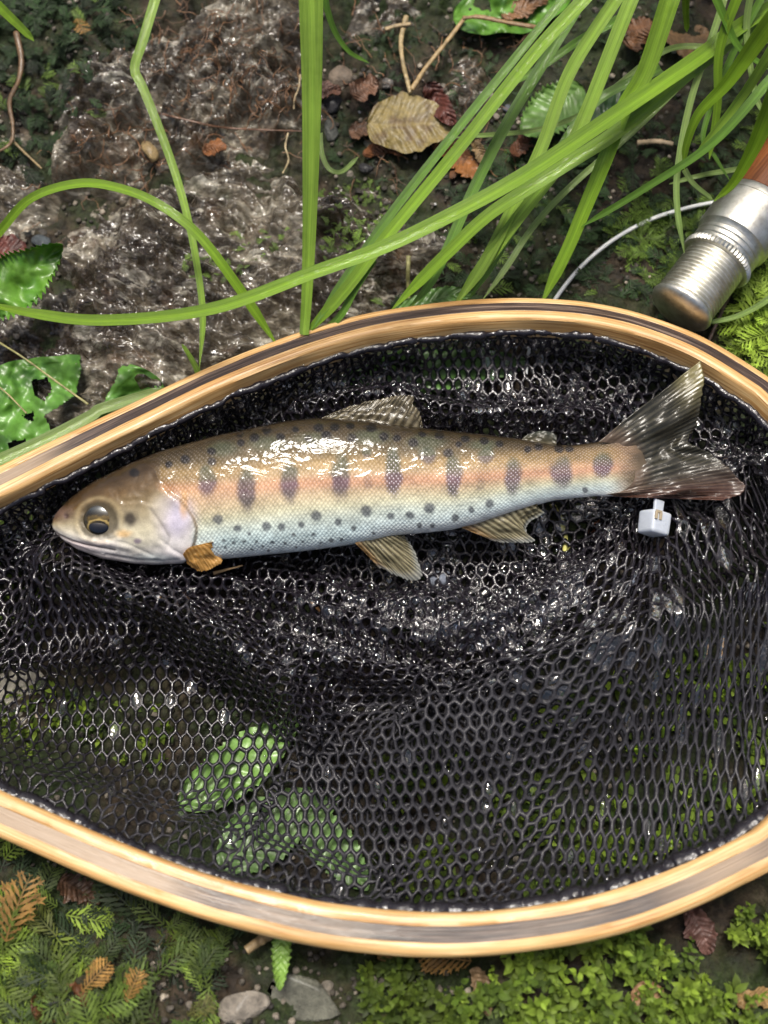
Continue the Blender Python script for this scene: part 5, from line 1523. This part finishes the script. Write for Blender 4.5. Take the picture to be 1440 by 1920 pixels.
pebble(80, 455, 22, 20, (0.06, 0.075, 0.085), 'blue-grey pebble beside the rock slab edge', seed=5)
pebble(50, 430, 8, 8, (0.5, 0.44, 0.34), 'tiny cream pebble by the blue-grey pebble', seed=6)
pebble(640, 150, 26, 30, (0.24, 0.19, 0.14), 'buff rounded stone behind the brown leaf scrap', 'stone', 'stone', 0.2, 7)
pebble(685, 315, 16, 12, (0.028, 0.028, 0.030), 'dark pebble below the reddish leaf strip', seed=8)
pebble(693, 270, 12, 10, (0.3, 0.29, 0.22), 'pale pebble by the reddish leaf strip', seed=9)
pebble(952, 205, 12, 10, (0.10, 0.11, 0.13), 'slate blue pebble by the slanting blades', seed=10)
pebble(575, 1872, 66, 42, (0.13, 0.13, 0.10), 'flat angular grey-green stone slab beside the saw-edged leaflet', 'stone', 'stone_slab', -0.35, 12, 0.6, ang=1.5)
pebble(455, 1890, 42, 28, (0.25, 0.22, 0.18), 'mottled pale stone half buried beside the grey slab', 'stone', 'stone', 0.2, 13, 0.5, ang=1.0)
pebble(30, 1285, 52, 34, (0.55, 0.51, 0.42), 'cream stone under the mesh beside the folds', 'stone', 'stone', 0.1, 14, 0.25, zfix=-0.003)
pebble(20, 1350, 34, 22, (0.5, 0.46, 0.38), 'smaller cream stone under the mesh', 'stone', 'stone', 0.5, 15, 0.25, zfix=-0.003)
pebble(820, 1085, 28, 18, (0.18, 0.20, 0.25), 'blue-grey pebble under the mesh by the pelvic fin', seed=16, zfix=-0.001)
pebble(1410, 1110, 26, 16, (0.30, 0.33, 0.40), 'pale blue pebble under the raised mesh fold', seed=17, zfix=-0.001)
pebble(1320, 410, 12, 10, (0.10, 0.11, 0.14), 'small slate pebble under the white cord', seed=18)
rg = np.random.default_rng(17)
for i in range(46):
    if i < 26: cx, cy = rg.uniform(640, 1010), rg.uniform(90, 360)
    elif i < 36: cx, cy = rg.uniform(600, 760), rg.uniform(1800, 1915)
    else: cx, cy = rg.uniform(-20, 120), rg.uniform(400, 640)
    s_ = rg.uniform(5, 12)
    cc = np.array([0.12, 0.105, 0.085]) * rg.uniform(0.3, 2.6)
    tone = 'dark' if cc[0] < 0.10 else 'grey-brown' if cc[0] < 0.2 else 'pale'
    lb = ['small %s wet pebble in the leaf litter above the rock slab', 'small %s pebble in the soil below the hoop', 'small %s pebble beside the toothed leaf and rock slab'][0 if i < 26 else 1 if i < 36 else 2] % tone
    pebble(cx, cy, s_, s_ * rg.uniform(0.6, 1), cc, lb, rot=rg.uniform(0, 3), seed=50 + i, group=lb)
acc = Acc()
shapes = [pebble_shape(700 + k, 1, 0.5) for k in range(8)]
for i in range(2600):
    reg = rg.random()
    if reg < 0.35: cx, cy = rg.uniform(600, 1300), rg.uniform(-60, 560)
    elif reg < 0.5: cx, cy = rg.uniform(-60, 260), rg.uniform(-40, 520)
    elif reg < 0.85: cx, cy = rg.uniform(-60, 1500), rg.uniform(1030, 1650)
    else: cx, cy = rg.uniform(300, 900), rg.uniform(1760, 1990)
    q = PZ(np.array(cx), np.array(cy), 0.004); q[2] = terrain(q[0], q[1]) + 0.0008
    V, F = shapes[i % 8]
    s_ = rg.uniform(0.0004, 0.0015); an = rg.uniform(0, 6)
    ca, sa = math.cos(an), math.sin(an)
    W = np.stack([(V[:, 0] * ca - V[:, 1] * sa), V[:, 0] * sa + V[:, 1] * ca, V[:, 2] * 0.7], 1) * s_ + q
    acc.add(W, F, np.clip(np.array([0.11, 0.095, 0.075]) * rg.lognormal(0, 0.8), 0, 0.6))
gr = acc.build('grit', M_PEB, smooth=True); tag(gr, 'fine grit and soil crumbs scattered on the ground', 'gravel', None, 'stuff')

# ================================================================== MOSS
M_MOSS = foliage_mat('moss', 0.62, 0.35, coat=0.0, bumpd=0.0002, scale=300)
def frond(acc, base, az, elev, L, col_, pairs=13, rg=None, bip=True, droop=0.9):
    """a feathery moss frond: stem with leaflets that carry their own side points"""
    d = np.array([math.cos(az), math.sin(az), 0.0]); z = np.array([0, 0, 1.0])
    n = pairs + 1
    t = np.linspace(0, 1, n)
    e = elev - droop * t
    st = np.cumsum(np.stack([np.cos(e), np.sin(e)], 1), 0) * L / n
    S_ = base + st[:, :1] * d + st[:, 1:] * z
    side = np.array([-d[1], d[0], 0.0])
    V = []; F = []; nb = 0; C_ = []
    # stem ribbon
    for k in range(n - 1):
        w_ = 0.00028 * (1 - t[k] * 0.7)
        V += [S_[k] - side * w_, S_[k] + side * w_, S_[k + 1] + side * w_ * 0.8, S_[k + 1] - side * w_ * 0.8]; F.append((nb, nb + 1, nb + 2, nb + 3)); nb += 4
        C_ += [np.asarray(col_) * 0.8] * 4
    for k in range(n):
        T_ = S_[min(k + 1, n - 1)] - S_[max(k - 1, 0)]; T_ /= np.linalg.norm(T_)
        ll = L * 0.38 * (math.sin(math.pi * (0.12 + 0.86 * t[k])) ** 0.8) * (0.8 + 0.4 * rg.random())
        for sgn in (-1, 1):
            dv = T_ * 0.75 + side * sgn * 0.75 + z * (0.12 + 0.2 * rg.normal())
            dv /= np.linalg.norm(dv)
            up_ = np.cross(dv, T_); up_ /= np.linalg.norm(up_) + 1e-9
            pr = np.cross(up_, dv)
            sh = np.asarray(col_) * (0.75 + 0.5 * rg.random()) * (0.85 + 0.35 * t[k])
            if not bip:
                w_ = ll * 0.11
                p0 = S_[k]; p1 = p0 + dv * ll * 0.45 + pr * w_; p2 = p0 + dv * ll + z * -0.1 * ll; p3 = p0 + dv * ll * 0.45 - pr * w_
                V += [p0, p1, p2, p3]; F += [(nb, nb + 1, nb + 2), (nb, nb + 2, nb + 3)]; nb += 4; C_ += [sh] * 4
            else:
                w_ = ll * 0.085
                V += [S_[k], S_[k] + dv * ll * 0.4 + pr * w_, S_[k] + dv * ll * 1.02, S_[k] + dv * ll * 0.4 - pr * w_]; F += [(nb, nb + 1, nb + 2), (nb, nb + 2, nb + 3)]; nb += 4; C_ += [sh * 0.85, sh, sh * 1.15, sh]
                m_ = 3
                for q in range(m_):
                    f0 = (q + 0.1) / m_; s0 = S_[k] + dv * ll * f0
                    lw = ll * 0.50 * (1 - 0.55 * f0)
                    for s2 in (-1, 1):
                        tip = s0 + (dv * 0.8 + pr * s2 * 0.65) * lw + z * rg.normal() * 0.0002
                        b1 = s0 + dv * ll * 0.20
                        V += [s0 - pr * s2 * 0.0001, tip, b1 + pr * s2 * lw * 0.30]; F.append((nb, nb + 1, nb + 2)); nb += 3; C_ += [sh * 0.92, sh * 1.12, sh]
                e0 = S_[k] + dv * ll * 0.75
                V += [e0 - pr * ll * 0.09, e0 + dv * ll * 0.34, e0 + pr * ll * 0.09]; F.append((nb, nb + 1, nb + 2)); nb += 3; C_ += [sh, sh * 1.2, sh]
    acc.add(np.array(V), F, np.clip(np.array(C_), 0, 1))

def rosette(acc, base, lean, H, col_, rg, leaves=14, size=0.0035):
    """an upright moss shoot with small oval leaves round the stem"""
    V = []; F = []; C_ = []; nb = 0
    lean = np.asarray(lean, float)
    for k in range(leaves):
        t = (k + 1) / leaves
        p0 = base + np.array([0, 0, H * t]) + lean * t * t
        az = k * 2.4 + rg.normal() * 0.3
        el = 0.1 + 0.9 * t + rg.normal() * 0.15
        L = size * (0.7 + 0.5 * math.sin(math.pi * min(t, 0.9))) * rg.uniform(0.8, 1.2)
        d = np.array([math.cos(az) * math.cos(el), math.sin(az) * math.cos(el), math.sin(el)])
        s = np.array([-math.sin(az), math.cos(az), 0.0]); u = np.cross(s, d)
        if u[2] < 0: u = -u
        w_ = L * 0.25
        pts = [p0, p0 + d * L * 0.3 + s * w_ * 0.8 + u * w_ * 0.25, p0 + d * L * 0.62 + s * w_ * 0.85 + u * w_ * 0.15, p0 + d * L - u * L * 0.12,
               p0 + d * L * 0.62 - s * w_ * 0.85 + u * w_ * 0.15, p0 + d * L * 0.3 - s * w_ * 0.8 + u * w_ * 0.25, p0 + d * L * 0.45 - u * w_ * 0.05]
        V += pts
        F += [(nb + 6, nb + a, nb + (a + 1) % 6) for a in range(6)]
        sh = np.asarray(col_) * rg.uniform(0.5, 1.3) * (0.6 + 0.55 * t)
        C_ += [sh * 0.9] * 7; nb += 7
    acc.add(np.array(V), F, np.clip(np.array(C_), 0, 1))

rg = np.random.default_rng(29)
def spots(n, poly_px):
    poly_px = np.array(poly_px, float); lo_, hi_ = poly_px.min(0), poly_px.max(0); out = []
    while len(out) < n:
        q = rg.uniform(lo_, hi_)
        if inside(np.array(q[0]), np.array(q[1]), poly_px): out.append(q)
    return np.array(out)
def base_at(q): return G(q[0], q[1])
BRIGHT = np.array([0.27, 0.39, 0.045]); MIDG = np.array([0.12, 0.20, 0.028]); DARKG = np.array([0.022, 0.048, 0.014]); OLIVE = np.array([0.09, 0.11, 0.025])
# fern moss below the hoop on the left
acc = Acc()
for q in spots(560, [(-160, 1570), (0, 1600), (260, 1700), (520, 1790), (700, 1830), (760, 2040), (-160, 2040)]):
    if q[0] > 420 and rg.random() < 0.65: continue
    if 400 < q[0] < 680 and q[1] > 1790: continue
    b = base_at(q); k = rg.random()
    c0 = MIDG * (1 - k) + (BRIGHT * 1.1 if rg.random() < 0.5 else DARKG * 1.8 if rg.random() < 0.7 else np.array([0.30, 0.20, 0.06])) * k
    if q[0] < 120 and q[1] < 1780: c0 = c0 * 0.6 + BRIGHT * 0.5
    if rg.random() < 0.6:                                  # dark undergrowth
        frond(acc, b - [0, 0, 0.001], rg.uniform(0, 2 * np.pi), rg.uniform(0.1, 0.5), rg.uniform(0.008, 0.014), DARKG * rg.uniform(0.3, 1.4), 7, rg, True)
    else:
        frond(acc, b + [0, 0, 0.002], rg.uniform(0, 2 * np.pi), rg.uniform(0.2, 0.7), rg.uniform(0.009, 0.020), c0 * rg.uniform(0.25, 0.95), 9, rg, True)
mo = acc.build('fern_moss', M_MOSS, smooth=False); tag(mo, 'feathery green fern moss carpet below the hoop', 'moss', None, 'stuff')
# leafy moss below the hoop on the right, and what the mesh shows of it
acc = Acc()
for q in spots(640, [(690, 1800), (900, 1790), (1150, 1740), (1300, 1680), (1440, 1610), (1600, 1540), (1600, 2040), (660, 2040)]):
    if vnoise(np.array(q[0] * 0.012), np.array(q[1] * 0.016), 5) < 0.45: continue
    b = base_at(q); k = rg.random()
    c0 = MIDG * (1 - k) + BRIGHT * 1.25 * k
    c0 = c0 * 0.85
    if q[0] < 830: c0 = c0 * 0.55
    ang_ = rg.uniform(0, 6.3); L_ = rg.uniform(0.001, 0.011)
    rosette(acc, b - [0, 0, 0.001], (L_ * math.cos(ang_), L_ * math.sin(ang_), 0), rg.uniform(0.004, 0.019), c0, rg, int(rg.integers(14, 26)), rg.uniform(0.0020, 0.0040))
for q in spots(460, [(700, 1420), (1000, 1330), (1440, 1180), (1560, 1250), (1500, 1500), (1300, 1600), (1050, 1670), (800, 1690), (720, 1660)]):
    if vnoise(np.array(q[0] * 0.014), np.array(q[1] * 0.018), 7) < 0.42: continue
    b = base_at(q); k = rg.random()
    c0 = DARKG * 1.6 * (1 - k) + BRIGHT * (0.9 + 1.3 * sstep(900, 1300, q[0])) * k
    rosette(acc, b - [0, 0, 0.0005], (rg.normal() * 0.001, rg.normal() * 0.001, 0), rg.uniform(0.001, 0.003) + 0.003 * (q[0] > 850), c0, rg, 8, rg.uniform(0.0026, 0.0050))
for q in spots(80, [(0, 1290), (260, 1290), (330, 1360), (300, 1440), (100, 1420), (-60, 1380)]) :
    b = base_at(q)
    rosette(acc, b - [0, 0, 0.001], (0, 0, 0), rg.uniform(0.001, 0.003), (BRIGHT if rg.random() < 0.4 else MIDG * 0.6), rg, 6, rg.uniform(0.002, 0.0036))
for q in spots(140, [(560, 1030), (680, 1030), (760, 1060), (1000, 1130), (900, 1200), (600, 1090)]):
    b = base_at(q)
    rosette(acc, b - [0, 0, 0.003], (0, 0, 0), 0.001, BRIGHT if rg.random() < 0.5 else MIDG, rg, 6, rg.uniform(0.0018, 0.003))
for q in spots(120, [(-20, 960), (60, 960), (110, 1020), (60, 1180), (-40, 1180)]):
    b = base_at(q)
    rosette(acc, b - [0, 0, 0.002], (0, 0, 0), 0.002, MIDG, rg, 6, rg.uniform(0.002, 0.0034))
mo = acc.build('leafy_moss', M_MOSS); tag(mo, 'bright green leafy moss shoots under and below the hoop', 'moss', None, 'stuff')
# dark feather moss between grass and rod, bright sprigs by the rod butt
acc = Acc()
for q in spots(750, [(880, 330), (1010, 260), (1180, 250), (1300, 180), (1500, 160), (1560, 700), (1440, 690), (1330, 620), (1100, 560), (900, 560), (700, 590), (820, 470)]):
    b = base_at(q)
    c0 = DARKG * rg.uniform(0.6, 2.2) if rg.random() < 0.78 else MIDG * rg.uniform(0.7, 1.3)
    frond(acc, b, rg.uniform(0, 2 * np.pi), rg.uniform(0.2, 0.9), rg.uniform(0.004, 0.011), c0, 8, rg, False)
for q in spots(70, [(1150, 400), (1300, 380), (1330, 520), (1250, 520), (1150, 470)]):
    frond(acc, base_at(q), rg.uniform(0, 6.3), rg.uniform(0.3, 0.9), rg.uniform(0.006, 0.011), MIDG * rg.uniform(0.8, 1.5), 9, rg, True)
for q in spots(80, [(1375, 560), (1440, 470), (1540, 430), (1540, 720), (1440, 690), (1380, 650)]):
    frond(acc, base_at(q), rg.uniform(0, 6.3), rg.uniform(0.3, 1.1), rg.uniform(0.012, 0.022), BRIGHT * rg.uniform(0.6, 1.3), 10, rg, True)
for q in spots(420, [(-120, -60), (240, -60), (260, 60), (180, 150), (150, 260), (60, 330), (-120, 330)]):
    frond(acc, base_at(q), rg.uniform(0, 6.3), rg.uniform(0.2, 1.0), rg.uniform(0.005, 0.012), DARKG * rg.uniform(0.3, 1.6) if rg.random() < 0.88 else MIDG * 0.8, 10, rg, rg.random() < 0.2)
for q in np.vstack([spots(150, [(580, 350), (720, 340), (720, 470), (600, 480)]), spots(40, [(420, 440), (560, 430), (470, 500)]), spots(30, [(330, 480), (460, 480), (440, 560), (340, 520)])]):
    frond(acc, base_at(q), rg.uniform(0, 6.3), rg.uniform(0.1, 0.6), rg.uniform(0.002, 0.0055), MIDG * rg.uniform(0.5, 1.6), 7, rg, False)
for q in spots(500, [(600, 60), (1000, 0), (1300, 0), (1300, 200), (1000, 330), (800, 360), (640, 330)]):
    frond(acc, base_at(q), rg.uniform(0, 6.3), rg.uniform(0.1, 0.8), rg.uniform(0.003, 0.007), DARKG * rg.uniform(0.5, 1.8), 6, rg, False)
mo = acc.build('feather_moss', M_MOSS, smooth=False); tag(mo, 'dark feather moss on soil and rock above the hoop', 'moss', None, 'stuff')
# dry tan sprigs
TAN = np.array([0.36, 0.20, 0.055])
for (q, az, L, lb) in [((20, 1775), 1.25, 0.021, 'large dry tan fern sprig beside green fern moss'),
                       ((160, 1860), 0.8, 0.012, 'small dry tan sprig lying in the fern moss'),
                       ((245, 1880), 1.2, 0.010, 'short faded sprig between fern moss and grey slab'),
                       ((700, 1800), 0.6, 0.017, 'orange dry fern sprig just below the hoop beside leafy moss'),
                       ((790, 1825), 1.0, 0.015, 'pale orange sprig between hoop and leafy moss'),
                       ((890, 1800), 3.0, 0.016, 'orange sprig drooping over leafy moss below the hoop'),
                       ((150, 55), 5.2, 0.010, 'tiny tan sprig in the dark feather moss')]:
    a_ = Acc(); b = base_at(q)
    frond(a_, b + [0, 0, 0.006], az, 0.45, L, TAN * rg.uniform(0.8, 1.15), 9, rg, True, 0.6)
    ob = a_.build('dry_sprig', M_MOSS, smooth=False); tag(ob, lb, 'dry fern', 'dry sprigs in the moss')

# ================================================================== put every thing's origin at its base
dg_ = None
def world_bounds(obs):
    pts = []
    for ob in obs:
        if ob.type == 'MESH':
            a_ = np.empty(len(ob.data.vertices) * 3, np.float32); ob.data.vertices.foreach_get('co', a_); pts.append(a_.reshape(-1, 3))
    pts = np.vstack(pts); return pts.min(0), pts.max(0)
for ob in [q for q in S.objects if q.parent is None and q.type in ('EMPTY', 'MESH') and q.name != 'ground']:
    obs = [ob] + list(ob.children_recursive)
    lo_, hi_ = world_bounds(obs)
    b = np.array([(lo_[0] + hi_[0]) / 2, (lo_[1] + hi_[1]) / 2, lo_[2]])
    if ob.type == 'MESH':
        a_ = np.empty(len(ob.data.vertices) * 3, np.float32); ob.data.vertices.foreach_get('co', a_)
        ob.data.vertices.foreach_set('co', (a_.reshape(-1, 3) - b).astype(np.float32).ravel()); ob.data.update()
        ob.location = b
    else:
        ob.location = b
        for ch in ob.children: ch.location = -b
